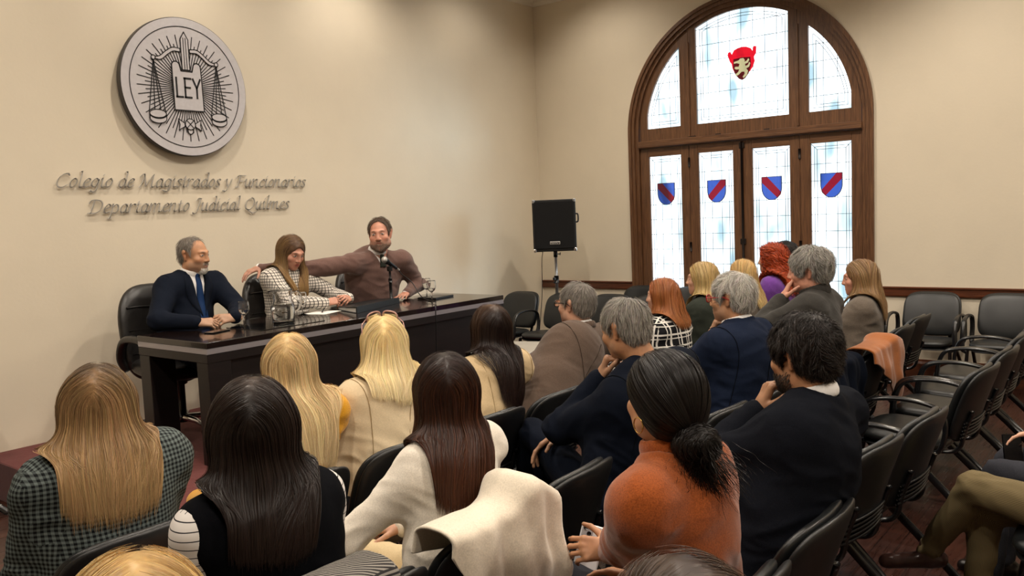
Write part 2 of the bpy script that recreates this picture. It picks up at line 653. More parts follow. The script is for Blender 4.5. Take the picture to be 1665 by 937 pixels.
def wood(name, c0, c1, rough, scale=(2, 2, 22), bump=0.1):
    t = NT(name)
    tc = t.n('ShaderNodeTexCoord')
    mp = t.n('ShaderNodeMapping')
    mp.inputs['Scale'].default_value = scale
    t.l(tc, 'Object', mp, 'Vector')
    nz = t.n('ShaderNodeTexNoise')
    nz.inputs['Scale'].default_value = 3.0
    nz.inputs['Detail'].default_value = 8
    nz.inputs['Distortion'].default_value = 0.8
    t.l(mp, 0, nz, 'Vector')
    r = t.ramp(nz, 0, [(0.3, lin(c0)), (0.7, lin(c1))])
    t.l(r, 0, t.b, 'Base Color')
    t.b.inputs['Roughness'].default_value = rough
    t.bump(nz, 0, bump, 0.006)
    return t.m
M_WOODV = wood('window_wood', '4C301D', '745034', 0.42, (24, 24, 1.6))
M_WOODH = wood('window_wood_crosswise', '4C301D', '745034', 0.42, (24, 1.6, 24))
M_RAIL = wood('rail_wood', '452415', '6B3A22', 0.38, (20, 1.5, 20))

def plank_floor():
    t = NT('dark_plank_floor')
    tc = t.n('ShaderNodeTexCoord')
    mp = t.n('ShaderNodeMapping')
    mp.inputs['Rotation'].default_value = (0, 0, 0.0)
    t.l(tc, 'Object', mp, 'Vector')
    br = t.n('ShaderNodeTexBrick')
    br.offset = 0.37
    br.inputs['Scale'].default_value = 1.0
    br.inputs['Brick Width'].default_value = 1.1
    br.inputs['Row Height'].default_value = 0.095
    br.inputs['Mortar Size'].default_value = 0.0022
    br.inputs['Color1'].default_value = (*lin('4A281D'), 1)
    br.inputs['Color2'].default_value = (*lin('38201A'), 1)
    br.inputs['Mortar'].default_value = (*lin('170B08'), 1)
    t.l(mp, 0, br, 'Vector')
    m2 = t.n('ShaderNodeMapping')
    m2.inputs['Scale'].default_value = (2, 30, 1)
    t.l(tc, 'Object', m2, 'Vector')
    nz = t.n('ShaderNodeTexNoise')
    nz.inputs['Scale'].default_value = 2
    nz.inputs['Detail'].default_value = 7
    t.l(m2, 0, nz, 'Vector')
    r = t.ramp(nz, 0, [(0.3, (0.55, 0.55, 0.55)), (0.75, (1.15, 1.1, 1.05))])
    mx = t.n('ShaderNodeMix', data_type='RGBA', blend_type='MULTIPLY')
    mx.inputs[0].default_value = 1
    t.l(br, 0, mx, 6)
    t.l(r, 0, mx, 7)
    t.l(mx, 2, t.b, 'Base Color')
    rr = t.ramp(nz, 0, [(0.2, (0.2, 0.2, 0.2)), (0.8, (0.42, 0.42, 0.42))])
    t.l(rr, 0, t.b, 'Roughness')
    t.bump(br, 1, -0.25, 0.003)
    return t.m
M_FLOOR = plank_floor()
M_CARPET = cloth('wine_red_carpet', '5A2220', 0.95, 0.9, 260, 0.2, 0.1)

def struct(mb, name, mats):
    return tag(mb.build(name, mats), kind='structure')

X0, X1, Y0, Y1 = ROOM_X0, ROOM_X1, ROOM_Y0, ROOM_Y1
struct(MB().box((X0 - .2, Y0 - .2, -.15), (X1 + .45, Y1 + .2, 0)), 'floor', M_FLOOR)
struct(MB().box((X0 - .2, Y0 - .2, CEIL), (X1 + .45, Y1 + .2, CEIL + .15)), 'ceiling', M_CEIL)
struct(MB().box((X0 - .2, Y1, 0), (X1, Y1 + .2, CEIL)), 'wall_back', M_WALL)
struct(MB().box((X0 - .2, Y0, 0), (X0, Y1, CEIL)), 'wall_left', M_WALL)
struct(MB().box((X0 - .2, Y0 - .2, 0), (X1, Y0, CEIL)), 'wall_front', M_WALL)

# right wall with the arched opening
WC, WR, WS = 3.5435, 1.285, 2.50          # centre (y), radius, springing height
def arch(R, zc=WS, n=40, c=WC):
    return [(c + R * math.cos(a), zc + R * math.sin(a)) for a in np.linspace(0, math.pi, n)]
w = MB()
ex, ey, ez = (0, 1, 0), (0, 0, 1), (1, 0, 0)
w.box((X1, Y0, 0), (X1 + .42, WC - WR, CEIL))
w.box((X1, WC + WR, 0), (X1 + .42, Y1 + .2, CEIL))
ar = arch(WR)
for (y0, z0), (y1, z1) in zip(ar[:-1], ar[1:]):
    w.prism([(y1, z1), (y0, z0), (y0, CEIL), (y1, CEIL)], (X1, 0, 0), ex, ey, ez, .42)
struct(w, 'wall_right', M_WALL)

# cornice, rails, baseboards
def run(name, prof, axis, fixed, a, b, mat):
    """sweep a (out-of-wall, height) profile along a wall"""
    m = MB()
    V = []
    for t in (a, b):
        for (o, z) in prof:
            V.append((t, fixed - o, z) if axis == 'x' else (fixed - o, t, z))
    n = len(prof)
    F = [tuple(range(n)), tuple(range(n, 2 * n))[::-1]] + [(k, n + k, n + (k + 1) % n, (k + 1) % n) for k in range(n)]
    if axis == 'x':
        F = [f[::-1] for f in F]
    m.add(V, F, 0, False)
    return struct(m, name, mat)
cor = [(0, 4.11), (.012, 4.11), (.02, 4.125), (.03, 4.15), (.055, 4.175), (.09, 4.19), (.095, 4.205), (.15, 4.215), (.155, 4.25), (0, 4.25)]
run('trim_1', cor, 'x', Y1, X0, X1, M_CEIL)
run('trim_2', cor, 'y', X1, Y0, Y1, M_CEIL)
rail = [(0, .775), (.018, .775), (.022, .79), (.022, .845), (.034, .852), (.034, .865), (0, .865)]
run('trim_3', rail, 'y', X1, WC + 1.30, Y1 - .004, M_RAIL)
run('trim_4', rail, 'y', X1, Y0, WC - 1.30, M_RAIL)
base = [(0, 0), (.022, 0), (.022, .16), (.014, .18), (.014, .2), (0, .2)]
run('baseboard_right', base, 'y', X1, Y0, WC - 1.30, M_RAIL)
run('baseboard_corner', base, 'y', X1, WC + 1.30, Y1 - .3, M_RAIL)

# carpeted platform under the table
d = MB()
DX0, DX1, DY0, DZ = 2.07, 6.65, 3.95, 0.257
d.box((DX0, DY0, 0), (DX1, Y1, DZ), 0, bev=.006)
o = d.build('stage_platform', M_CARPET)
tag(o, 'low wine-red carpeted platform carrying the speakers\' table', 'platform', kind='structure')

# ---------------------------------------------------------------- the arched window
def pane_mat(name, color, strength, trans):
    t = NT(name)
    tc = t.n('ShaderNodeTexCoord')
    mp = t.n('ShaderNodeMapping')
    mp.inputs['Scale'].default_value = (1, 1.6, .7)
    t.l(tc, 'Object', mp, 'Vector')
    nz = t.n('ShaderNodeTexNoise')
    nz.inputs['Scale'].default_value = 2.6
    nz.inputs['Detail'].default_value = 1.5
    t.l(mp, 0, nz, 'Vector')
    c = A(*color)
    r = t.ramp(nz, 0, [(0.33, tuple(c * A(.26, .35, .385))), (0.52, tuple(c))])
    em = t.n('ShaderNodeEmission')
    em.inputs[1].default_value = strength
    t.l(r, 0, em, 0)
    tr = t.n('ShaderNodeBsdfTransparent')
    tr.inputs[0].default_value = (*color, 1)
    m1 = t.n('ShaderNodeMixShader')
    m1.inputs[0].default_value = trans
    t.l(em, 0, m1, 1)
    t.l(tr, 0, m1, 2)
    gl = t.n('ShaderNodeBsdfGlossy')
    gl.inputs['Roughness'].default_value = 0.12
    m2 = t.n('ShaderNodeMixShader')
    m2.inputs[0].default_value = 0.04
    t.l(m1, 0, m2, 1)
    t.l(gl, 0, m2, 2)
    t.l(m2, 0, t.out, 0)
    return t.m
M_PANE = pane_mat('daylit_cathedral_glass', (0.90, 0.97, 1.0), 2.6, 0.45)
M_BLUE = pane_mat('blue_glass', (0.07, 0.16, 0.62), 1.05, 0.2)
M_RED = pane_mat('red_glass', (0.50, 0.02, 0.05), 0.75, 0.2)
M_SCARLET = pane_mat('scarlet_glass', (0.80, 0.01, 0.03), 1.1, 0.2)
M_GARNET = pane_mat('garnet_glass', (0.16, 0.01, 0.015), 0.8, 0.2)
M_GOLD = pane_mat('straw_glass', (0.82, 0.74, 0.42), 0.9, 0.2)
M_LEAD = plain('lead_came', '6E7A86', 0.5, 0.5)
M_BARS = plain('window_bar', '9DB0BC', 0.6, 0.2)
M_IRON = plain('dark_iron', '2A2320', 0.5, 0.6)

WX = X1 + .035            # room-side face of the sashes
win = tag(link('window_1', None, loc=(X1, WC, 0)), 'tall arched wooden window with leaded daylit glass and heraldic shields', 'window', kind='structure')
def wbuild(mb, name, mat, parent=win):
    mb.V = [v - A(X1, WC, 0) for v in mb.V]
    return mb.build(name, mat, parent)
def ring(mb, outer, inner, x0, x1, mi=0):
    n = len(outer)
    V = [(x, y, z) for x in (x0, x1) for q in (outer, inner) for (y, z) in q]
    F = []
    for k in range(n):
        j = (k + 1) % n
        F += [(k, j, n + j, n + k), (2 * n + k, 3 * n + k, 3 * n + j, 2 * n + j), (k, 2 * n + k, 2 * n + j, j), (n + k, n + j, 3 * n + j, 3 * n + k)]
    mb.add(V, F, mi, False)
def archring(mb, Ro, Ri, x0, x1, z0=0.0, zc=WS):
    o = [(WC + Ro, z0)] + arch(Ro, zc, 64) + [(WC - Ro, z0)]
    i = [(WC + Ri, z0)] + arch(Ri, zc, 64) + [(WC - Ri, z0)]
    n = len(o)
    V = [(x, y, z) for x in (x0, x1) for q in (o, i) for (y, z) in q]
    F = []
    for k in range(n - 1):
        j = k + 1
        F += [(k, j, n + j, n + k), (2 * n + k, 3 * n + k, 3 * n + j, 2 * n + j), (k, 2 * n + k, 2 * n + j, j), (n + k, n + j, 3 * n + j, 3 * n + k)]
    mb.add(V, F, 0, False)
m = MB(); archring(m, 1.296, 1.262, X1 - .028, X1 + .02); archring(m, 1.262, 1.228, X1 - .014, X1 + .05); archring(m, 1.228, 1.187, X1 + .012, X1 + .12)
wbuild(m, 'casing', M_WOODV)
m = MB()
m.box((X1 - .004, WC - 1.187, 2.335), (X1 + .12, WC + 1.187, 2.412), bev=.004)
m.box((X1 - .016, WC - 1.187, 2.343), (X1, WC + 1.187, 2.372), bev=.004)
wbuild(m, 'transom', M_WOODH)

def lead(mb, y0, z0, y1, z1, wd=.0045, x=WX + .028):
    v = A(0, y1 - y0, z1 - z0); L = np.linalg.norm(v)
    if L < 1e-4: return
    u = v / L; n = A(0, -u[2], u[1])
    mb.prism([(0, -wd / 2), (L, -wd / 2), (L, wd / 2), (0, wd / 2)], (x, y0, z0), u, n, (1, 0, 0), .010)
def tall_leaf(ya, yb, pa, pb, zt, diag):
    """door leaf: stiles ya..yb, glass pa..pb up to zt"""
    zb = .62
    s = MB()
    s.box((WX, ya, .04), (WX + .05, pa, 2.333), bev=.004)
    s.box((WX, pb, .04), (WX + .05, yb, 2.333), bev=.004)
    leaf = wbuild(s, 'door_leaf', M_WOODV)
    s = MB()
    s.box((WX, pa, zt), (WX + .05, pb, 2.333), bev=.003)
    s.box((WX, pa, .04), (WX + .05, pb, .16), bev=.003)
    s.box((WX, pa, zb - .1), (WX + .05, pb, zb), bev=.003)
    s.box((WX + .018, pa, .16), (WX + .04, pb, zb - .1))
    for q in (pa, pb):
        s.box((WX + .008, q - .006, zb), (WX + .05, q + .006, zt), bev=.003)
    wbuild(s, 'rail', M_WOODH, leaf)
    g = MB().box((WX + .030, pa, zb), (WX + .036, pb, zt))
    wbuild(g, 'pane', M_PANE, leaf)
    L = MB(); B = MB()
    i1, i2 = .034, .060
    for i in (i1, i2):
        lead(L, pa + i, zb + i, pa + i, zt - i); lead(L, pb - i, zb + i, pb - i, zt - i)
        lead(L, pa + i, zt - i, pb - i, zt - i)
    lead(L, pa, zt, pa + i2, zt - i2); lead(L, pb, zt, pb - i2, zt - i2)
    W_ = pb - pa
    for fr in (.36, .64):
        lead(L, pa + W_ * fr, zb, pa + W_ * fr, zt, .004)
    z = zt - .20
    while z > zb:
        lead(L, pa, z, pb, z, .0045)
        z -= .163
    for fr in (.245, .58):
        lead(B, pa + W_ * fr, zb, pa + W_ * fr, zt, .011, WX + .037)
    wbuild(L, 'lead_came', M_LEAD, leaf)
    wbuild(B, 'window_bar', M_BARS, leaf)
    c = (pa + pb) / 2; hw = .102; t_, b_ = 1.945, 1.712
    sh = [(c - hw, t_), (c - hw, t_ - .11)] + [(c - hw * math.cos(a), t_ - .11 - (t_ - .11 - b_) * math.sin(a)) for a in np.linspace(0.15, math.pi - .15, 14)] + [(c + hw, t_ - .11), (c + hw, t_)]
    S = MB().prism(sh, (WX + .024, 0, 0), (0, 1, 0), (0, 0, 1), (1, 0, 0), .005)
    wbuild(S, 'shield', M_BLUE, leaf)
    q = diag
    bd = [(c + q * hw, t_), (c + q * (hw - .055), t_), (c - q * (hw - .004), t_ - .16), (c - q * (hw * .88), t_ - .185), (c - q * (hw * .55), t_ - .212), (c + q * hw, t_ - .055)]
    S = MB().prism(bd, (WX + .021, 0, 0), (0, 1, 0), (0, 0, 1), (1, 0, 0), .004)
    wbuild(S, 'shield_band', M_RED, leaf)
    O = MB()
    pts = sh + [sh[0]]
    for (a0, b0), (a1, b1) in zip(pts[:-1], pts[1:]):
        lead(O, a0, b0, a1, b1, .005, WX + .018)
    for zz in (.9, 1.25, 2.15):
        O.tube([(WX - .006, ya + .004 if diag > 0 else yb - .004, zz - .05), (WX - .006, ya + .004 if diag > 0 else yb - .004, zz + .05)], .008, 8)
    wbuild(O, 'hinge', M_IRON, leaf)
tall_leaf(4.136, 4.728, 4.232, 4.627, 2.240, 1)
tall_leaf(3.545, 4.134, 3.643, 4.038, 2.240, -1)
tall_leaf(2.953, 3.543, 3.050, 3.444, 2.240, 1)
tall_leaf(2.360, 2.951, 2.460, 2.853, 2.240, -1)
m = MB()
m.tube([(WX - .012, 3.5435, .3), (WX - .012, 3.5435, 2.32)], .013, 8)
for z in (.9, 1.3, 2.28):
    m.box((WX - .02, 3.515, z - .03), (WX, 3.572, z + .03), bev=.004)
wbuild(m, 'espagnolette', M_IRON)

def fan_sash(ya, yb, pa, pb, R, Ro=1.187, crest=False):
    zb0, zb = 2.414, 2.543
    def topz(y, r, zc=WS + .01):
        return zc + math.sqrt(max(0.0004, r * r - (y - WC) ** 2))
    n = 26
    # outer and inner outlines with equal point counts
    def outline(a, b, z0, r):
        a_, b_ = max(a, WC - r + .012), min(b, WC + r - .012)
        ys = np.linspace(a_, b_, n)
        return [(a_, z0), (b_, z0)] + [(y, max(z0 + .004, topz(y, r))) for y in ys[::-1]]
    so, si = outline(ya, yb, zb0, Ro), outline(pa, pb, zb, R)
    s = MB(); ring(s, so, si, WX, WX + .05)
    sash = wbuild(s, 'fanlight_sash', M_WOODV)
    g = MB().prism(si, (WX + .030, 0, 0), (0, 1, 0), (0, 0, 1), (1, 0, 0), .006)
    wbuild(g, 'pane', M_PANE, sash)
    L = MB(); B = MB()
    a_, b_ = si[0][0], si[1][0]
    for i in (.038, .066):
        p = outline(max(pa, a_) + i, min(pb, b_) - i, zb + i, R - i)
        for (q0, q1), (q2, q3) in zip(p, p[1:] + p[:1]):
            lead(L, q0, q1, q2, q3)
    W_ = b_ - a_
    k = 8 if crest else 3
    for j in range(1, k):
        y = a_ + W_ * j / k
        lead(L, y, zb, y, topz(y, R), .004)
    for j in range(2 * k if crest else 2):
        y = a_ + W_ * ((j + .62) / (2 * k) if crest else (.3, .66)[j])
        if not crest or j % 2 == 0:
            lead(B, y, zb, y, topz(y, R), .011, WX + .037)
    z = zb + .148
    while z < topz(WC if crest else (b_ if abs(b_ - WC) < abs(a_ - WC) else a_), R):
        hw = math.sqrt(max(0, R * R - (z - WS - .01) ** 2))
        y0, y1 = max(a_, WC - hw), min(b_, WC + hw)
        if y1 > y0:
            lead(L, y0, z, y1, z, .0045)
        z += .165
    wbuild(L, 'lead_came', M_LEAD, sash)
    wbuild(B, 'window_bar', M_BARS, sash)
    return sash
fan_sash(4.125, 4.74, 4.228, 4.628, 1.10)
fan_sash(2.345, 2.962, 2.460, 2.859, 1.10)
cs = fan_sash(2.966, 4.121, 3.054, 4.036, 1.137, crest=True)
m = MB()
for y in (4.123, 2.964):
    m.box((WX - .012, y - .012, 2.42), (WX + .03, y + .012, 3.40), bev=.003)
wbuild(m, 'mullion', M_WOODV)
m = MB()
for y in (4.08, 3.80, 3.28):
    m.box((WX - .014, y - .03, 2.402), (WX + .002, y + .03, 2.424), bev=.004)
wbuild(m, 'latch', M_IRON)
# crest in the fanlight: red mantling, garnet shield, pale gold rampant beast (y mirrored: larger y is left in the picture)
cy, cz = 3.537, 3.105
def crest(poly, x, mat, name, d=.005):
    P = [(cy - a * .155, cz + b * .165) for a, b in poly][::-1]
    return wbuild(MB().prism(P, (x, 0, 0), (0, 1, 0), (0, 0, 1), (1, 0, 0), d), name, mat, cs)
crest([(-1, .62), (-.95, .78), (-.8, .8), (-.7, .62), (-.55, .86), (-.3, .95), (0, 1), (.3, .97), (.6, .84), (.72, .66), (.8, .95), (.98, .9), (.95, .5), (.8, .3), (.86, .05), (.72, -.3), (.5, -.55), (0, -.7), (-.5, -.55), (-.66, -.25), (-.72, .05), (-.86, .25)], WX + .024, M_SCARLET, 'mantling')
crest([(-.58, .32), (0, .36), (.58, .32), (.60, -.2), (.45, -.65), (.2, -.92), (0, -1), (-.2, -.92), (-.45, -.65), (-.60, -.2)], WX + .018, M_GARNET, 'crest_shield')
crest([(-.1, .30), (.12, .30), (.22, .16), (.16, .06), (.34, .10), (.46, .24), (.52, .16), (.40, -.02), (.22, -.06), (.26, -.2), (.44, -.14), (.52, .02), (.58, -.06), (.50, -.26), (.30, -.34), (.42, -.5), (.34, -.74), (.12, -.9), (.06, -.82), (.2, -.66), (.18, -.52), (-.02, -.5), (-.22, -.66), (-.40, -.72), (-.44, -.62), (-.24, -.5), (-.16, -.34), (-.40, -.32), (-.50, -.24), (-.44, -.16), (-.2, -.18), (-.14, -.02), (-.36, .06), (-.52, .04), (-.52, .14), (-.3, .18), (-.2, .2)], WX + .012, M_GOLD, 'rampant_beast')
# ================================================================ wall emblem and lettering
M_SILVER = plain('brushed_silver', 'C8C5C8', 0.42, 0.15, 0.5, 0.04, 30)
M_INK = plain('black_enamel', '17171A', 0.45)
M_LETTER = plain('grey_metal_letter', 'C4BEB6', 0.45, 0.1)
M_EDGE = plain('emblem_edge', '3A3633', 0.5)
EMX, EMZ, EMR = 3.682, 2.757, 0.525
em = empty('wall_emblem', (EMX, Y1, EMZ), 'round silver justice emblem with scales and LEY tablet mounted on cream wall', 'emblem')
def ebuild(mb, name, mat, off):
    return mb.build(name, mat, em, loc=(0, -off, 0))
n = 96
disc = MB()
Vd = [(r * math.cos(a), y, r * math.sin(a)) for (r, y) in ((EMR, -.03), (EMR, -.072), (EMR - .006, -.078)) for a in np.linspace(0, 2 * math.pi, n, endpoint=False)]
Fd = [tuple(range(n)), tuple(range(2 * n, 3 * n))[::-1]]
disc.add(Vd, [tuple(range(2 * n, 3 * n))], 0, False)
disc.add(Vd, [tuple(range(n))[::-1]] + [(k * n + j, k * n + (j + 1) % n, (k + 1) * n + (j + 1) % n, (k + 1) * n + j) for k in range(2) for j in range(n)], 1, False)
ebuild(disc, 'disc', [M_SILVER, M_EDGE], 0)
for a in (45, 135, 225, 315):
    ebuild(MB().tube([(.35 * math.cos(a * D2R), -.0, .35 * math.sin(a * D2R)), (.35 * math.cos(a * D2R), -.031, .35 * math.sin(a * D2R))], .012, 10), 'standoff', M_EDGE, 0)
def stroke(mb, pts, w=.006, closed=False, y=0.0, d=.002):
    pts = [A(*p) for p in pts]
    if closed: pts = pts + [pts[0]]
    for a, b in zip(pts[:-1], pts[1:]):
        v = b - a; L = np.linalg.norm(v)
        if L < 1e-5: continue
        u = v / L; nn = A(-u[1], u[0])
        q = [a - u * w * .4 - nn * w / 2, b + u * w * .4 - nn * w / 2, b + u * w * .4 + nn * w / 2, a - u * w * .4 + nn * w / 2]
        mb.prism([tuple(p) for p in q], (0, y, 0), (1, 0, 0), (0, 0, 1), (0, -1, 0), d)
def circ(cx, cz, rx, rz=None, n=40, a0=0, a1=2 * math.pi):
    rz = rx if rz is None else rz
    return [(cx + rx * math.cos(a), cz + rz * math.sin(a)) for a in np.linspace(a0, a1, n)]
k = MB(); stroke(k, circ(0, 0, .455, n=97), .006); ebuild(k, 'ring_line', M_INK, .0785)
rays = MB()
N_R = 72
for i in range(N_R):
    a = 2 * math.pi * i / N_R
    r1 = .40 if i % 2 == 0 else .335
    r0 = .10
    stroke(rays, [(r0 * math.cos(a), r0 * math.sin(a) - .01), (r1 * math.cos(a), r1 * math.sin(a) - .01)], .0065)
ebuild(rays, 'sun_rays', M_INK, .0782)
def filled(poly, name, y, w=.007):
    f = MB().prism(poly, (0, 0, 0), (1, 0, 0), (0, 0, 1), (0, -1, 0), .003)
    f_o = ebuild(f, name, M_SILVER, y)
    s_ = MB(); stroke(s_, poly, w, True); s_.build(name + '_outline', M_INK, f_o, loc=(0, -.0025, 0))
    return f_o
# sword
filled([(-.032, .13), (-.032, .36), (0, .415), (.032, .36), (.032, .13)], 'sword', .081)
k = MB(); stroke(k, [(-.010, .13), (-.010, .37)], .005); stroke(k, [(.010, .13), (.010, .37)], .005); ebuild(k, 'fuller', M_INK, .0845)
# beam
bt = spline([(-.262, .205), (-.21, .215), (-.15, .262), (-.10, .290), (-.04, .288)], 6); bb = spline([(-.04, .262), (-.095, .262), (-.14, .236), (-.20, .190), (-.262, .190)], 6)
filled([tuple(p) for p in bt] + [tuple(p) for p in bb], 'beam', .081, .006)
filled([(-x, z) for x, z in bt][::-1] + [(-x, z) for x, z in bb][::-1], 'beam', .081, .006)
for sx in (-1, 1):
    filled(circ(sx * .262, .198, .016, n=16)[:-1], 'pivot', .083, .006)
    k = MB()
    for dx in (-.066, -.022, .028, .066):
        stroke(k, [(sx * .262, .185), (sx * .257 + dx, -.205)], .006)
    ebuild(k, 'chain', M_INK, .0825)
    px = sx * .257
    filled(circ(px, -.215, .066, .030, 28)[:-1], 'pan', .083, .006)
    low = circ(px, -.252, .066, .034, 20, math.pi, 2 * math.pi)
    filled([(px - .066, -.222)] + low[1:-1] + [(px + .066, -.222)] + circ(px, -.222, .066, .030, 16, 2 * math.pi, math.pi)[1:-1], 'pan_rim', .084, .006)
# tablet with scrolled top
tab = [(-.118, -.178), (.128, -.178), (.120, .155)] + circ(.088, .155, .032, n=9, a0=0, a1=math.pi)[1:] + [(.046, .118), (-.046, .118)] + circ(-.088, .155, .032, n=9, a0=0, a1=math.pi)[:-1] + [(-.120, .155)]
filled(tab, 'tablet', .085, .008)
k = MB()
def bar(p, q, w=.014): stroke(k, [p, q], w)
bar((-.092, .065), (-.092, -.078)); bar((-.096, -.078), (-.044, -.078))
bar((-.022, .065), (-.022, -.078)); bar((-.026, .065), (.028, .065)); bar((-.022, -.004), (.020, -.004)); bar((-.026, -.078), (.028, -.078))
bar((.046, .065), (.076, -.004)); bar((.108, .065), (.076, -.004)); bar((.076, -.004), (.076, -.078))
ebuild(k, 'lettering', M_INK, .0885)
# ribbon knot
filled([(-.095, -.245), (-.045, -.275), (-.045, -.300), (-.095, -.328), (-.086, -.287)], 'bow', .083, .006)
filled([(.095, -.245), (.045, -.275), (.045, -.300), (.095, -.328), (.086, -.287)][::-1], 'bow', .083, .006)
filled(circ(0, -.335, .022, n=16)[:-1], 'drop', .083, .006)
filled(circ(0, -.282, .042, n=24)[:-1], 'knot', .085, .006)
k = MB(); stroke(k, [(-.026, -.256), (.026, -.308)], .006); stroke(k, [(.026, -.256), (-.026, -.308)], .006); ebuild(k, 'knot_cross', M_INK, .0885)

# chancery italic letters, drawn as pen strokes
GL = {
 'a': (.47, [[(.36, .40), (.24, .50), (.07, .34), (.05, .12), (.15, 0), (.28, .12), (.37, .42)], [(.37, .50), (.33, .10), (.38, 0), (.47, .08)]]),
 'c': (.38, [[(.36, .42), (.24, .50), (.08, .34), (.05, .12), (.16, 0), (.34, .10)]]),
 'd': (.47, [[(.36, .40), (.24, .50), (.07, .34), (.05, .12), (.15, 0), (.28, .12), (.37, .42)], [(.30, .88), (.40, .86), (.38, .45), (.34, .10), (.39, 0), (.47, .08)]]),
 'e': (.39, [[(.07, .24), (.26, .30), (.34, .42), (.24, .50), (.08, .34), (.05, .12), (.16, 0), (.35, .10)]]),
 'g': (.46, [[(.36, .40), (.24, .50), (.07, .34), (.05, .12), (.15, .02), (.28, .12), (.37, .42)], [(.38, .50), (.34, .05), (.28, -.20), (.14, -.27), (.0, -.18)]]),
 'i': (.24, [[(0, .40), (.10, .50), (.08, .10), (.13, 0), (.24, .08)], [(.12, .68), (.15, .71)]]),
 'l': (.24, [[(.03, .84), (.13, .88), (.10, .45), (.08, .10), (.13, 0), (.24, .08)]]),
 'm': (.74, [[(0, .40), (.08, .50), (.05, 0)], [(.06, .30), (.20, .48), (.31, .46), (.29, 0)], [(.30, .30), (.44, .48), (.56, .46), (.55, .08), (.61, 0), (.72, .08)]]),
 'n': (.50, [[(0, .40), (.08, .50), (.05, 0)], [(.06, .30), (.20, .48), (.33, .46), (.31, .08), (.37, 0), (.48, .08)]]),
 'o': (.43, [[(.26, .50), (.10, .36), (.05, .14), (.15, 0), (.30, .12), (.36, .36), (.26, .50), (.18, .46)]]),
 'p': (.47, [[(0, .40), (.09, .50), (.05, 0), (.0, -.30)], [(.07, .30), (.22, .48), (.36, .40), (.36, .16), (.24, 0), (.10, .04)], [(-.06, -.29), (.08, -.28)]]),
 'r': (.35, [[(0, .40), (.08, .50), (.05, 0)], [(.06, .30), (.18, .46), (.28, .50), (.33, .43)]]),
 's': (.34, [[(.31, .44), (.20, .50), (.09, .40), (.17, .27), (.26, .14), (.16, 0), (.02, .07)]]),
 't': (.30, [[(.15, .66), (.10, .25), (.09, .08), (.15, 0), (.27, .08)], [(.0, .47), (.27, .49)]]),
 'u': (.49, [[(0, .40), (.09, .50), (.06, .14), (.13, 0), (.26, .10), (.34, .40)], [(.36, .50), (.32, .10), (.37, 0), (.47, .08)]]),
 'y': (.46, [[(0, .40), (.10, .50), (.14, .20), (.20, .04)], [(.42, .50), (.34, .20), (.20, -.12), (.08, -.28), (-.06, -.22)]]),
 'C': (.64, [[(.62, .66), (.52, .76), (.36, .74), (.14, .54), (.06, .26), (.16, .03), (.34, 0), (.54, .14)]]),
 'D': (.76, [[(.26, .74), (.20, .36), (.14, .02)], [(.0, .56), (.08, .72), (.30, .76), (.56, .70), (.68, .48), (.60, .18), (.38, .02), (.02, .02)]]),
 'F': (.58, [[(.24, .72), (.20, .36), (.12, 0)], [(.0, .58), (.10, .72), (.30, .74), (.60, .74)], [(.20, .38), (.44, .40)], [(.02, .0), (.22, .01)]]),
 'J': (.42, [[(.10, .66), (.20, .76), (.40, .74)], [(.32, .74), (.26, .30), (.18, -.08), (.04, -.18), (-.06, -.10)]]),
 'M': (.90, [[(.0, .62), (.10, .74), (.22, .74), (.16, .30), (.04, 0)], [(.22, .74), (.30, .36), (.36, .04)], [(.36, .04), (.52, .40), (.72, .74)], [(.72, .74), (.68, .30), (.68, .06), (.76, 0), (.86, .08)]]),
 'Q': (.76, [[(.44, .76), (.20, .62), (.08, .30), (.18, .04), (.38, 0), (.60, .20), (.66, .50), (.56, .72), (.40, .75)], [(.24, .02), (.44, -.14), (.66, -.24), (.86, -.18)]]),
}
def letters(text, label, x0, x1, zbase, size):
    total = 0
    for ch in text:
        total += GL[ch][0] if ch != ' ' else .26
    kx = (x1 - x0) / (total * size)
    root = empty('wall_lettering', ((x0 + x1) / 2, Y1, zbase), label, 'lettering')
    x = x0
    nib = A(math.cos(40 * D2R), math.sin(40 * D2R)) * .036 * size
    nth = A(-nib[1], nib[0]) * .28
    for ch in text:
        if ch == ' ':
            x += .26 * size * kx
            continue
        adv, strokes = GL[ch]
        m = MB()
        for st in strokes:
            P = spline(st, 5) if len(st) > 2 else np.array(st)
            P = np.stack([(P[:, 0] + .22 * P[:, 1] - .05) * size * kx, P[:, 1] * size], 1)
            for a, b in zip(P[:-1], P[1:]):
                c = [p + s1 * nib + s2 * nth for p in (a, b) for s1 in (-1, 1) for s2 in (-1, 1)]
                ctr = sum(c) / 8
                # convex hull of the two nib positions
                pts = sorted(c, key=lambda q: (q[0], q[1]))
                def half(seq):
                    h = []
                    for q in seq:
                        while len(h) > 1 and (h[-1][0] - h[-2][0]) * (q[1] - h[-2][1]) - (h[-1][1] - h[-2][1]) * (q[0] - h[-2][0]) <= 1e-12:
                            h.pop()
                        h.append(q)
                    return h
                hl = half(pts)[:-1] + half(pts[::-1])[:-1]
                m.prism([tuple(q) for q in hl], (0, -.012, 0), (1, 0, 0), (0, 0, 1), (0, -1, 0), .010)
        m.build('letter', M_LETTER, root, loc=(x - (x0 + x1) / 2, 0, 0))
        x += adv * size * kx
letters('Colegio de Magistrados y Funcionarios', 'upper line of grey metal script lettering reading Colegio de Magistrados y Funcionarios', 2.672, 4.800, 1.998, .125)
letters('Departamento Judicial Quilmes', 'lower line of grey metal script lettering reading Departamento Judicial Quilmes', 2.880, 4.610, 1.812, .125)

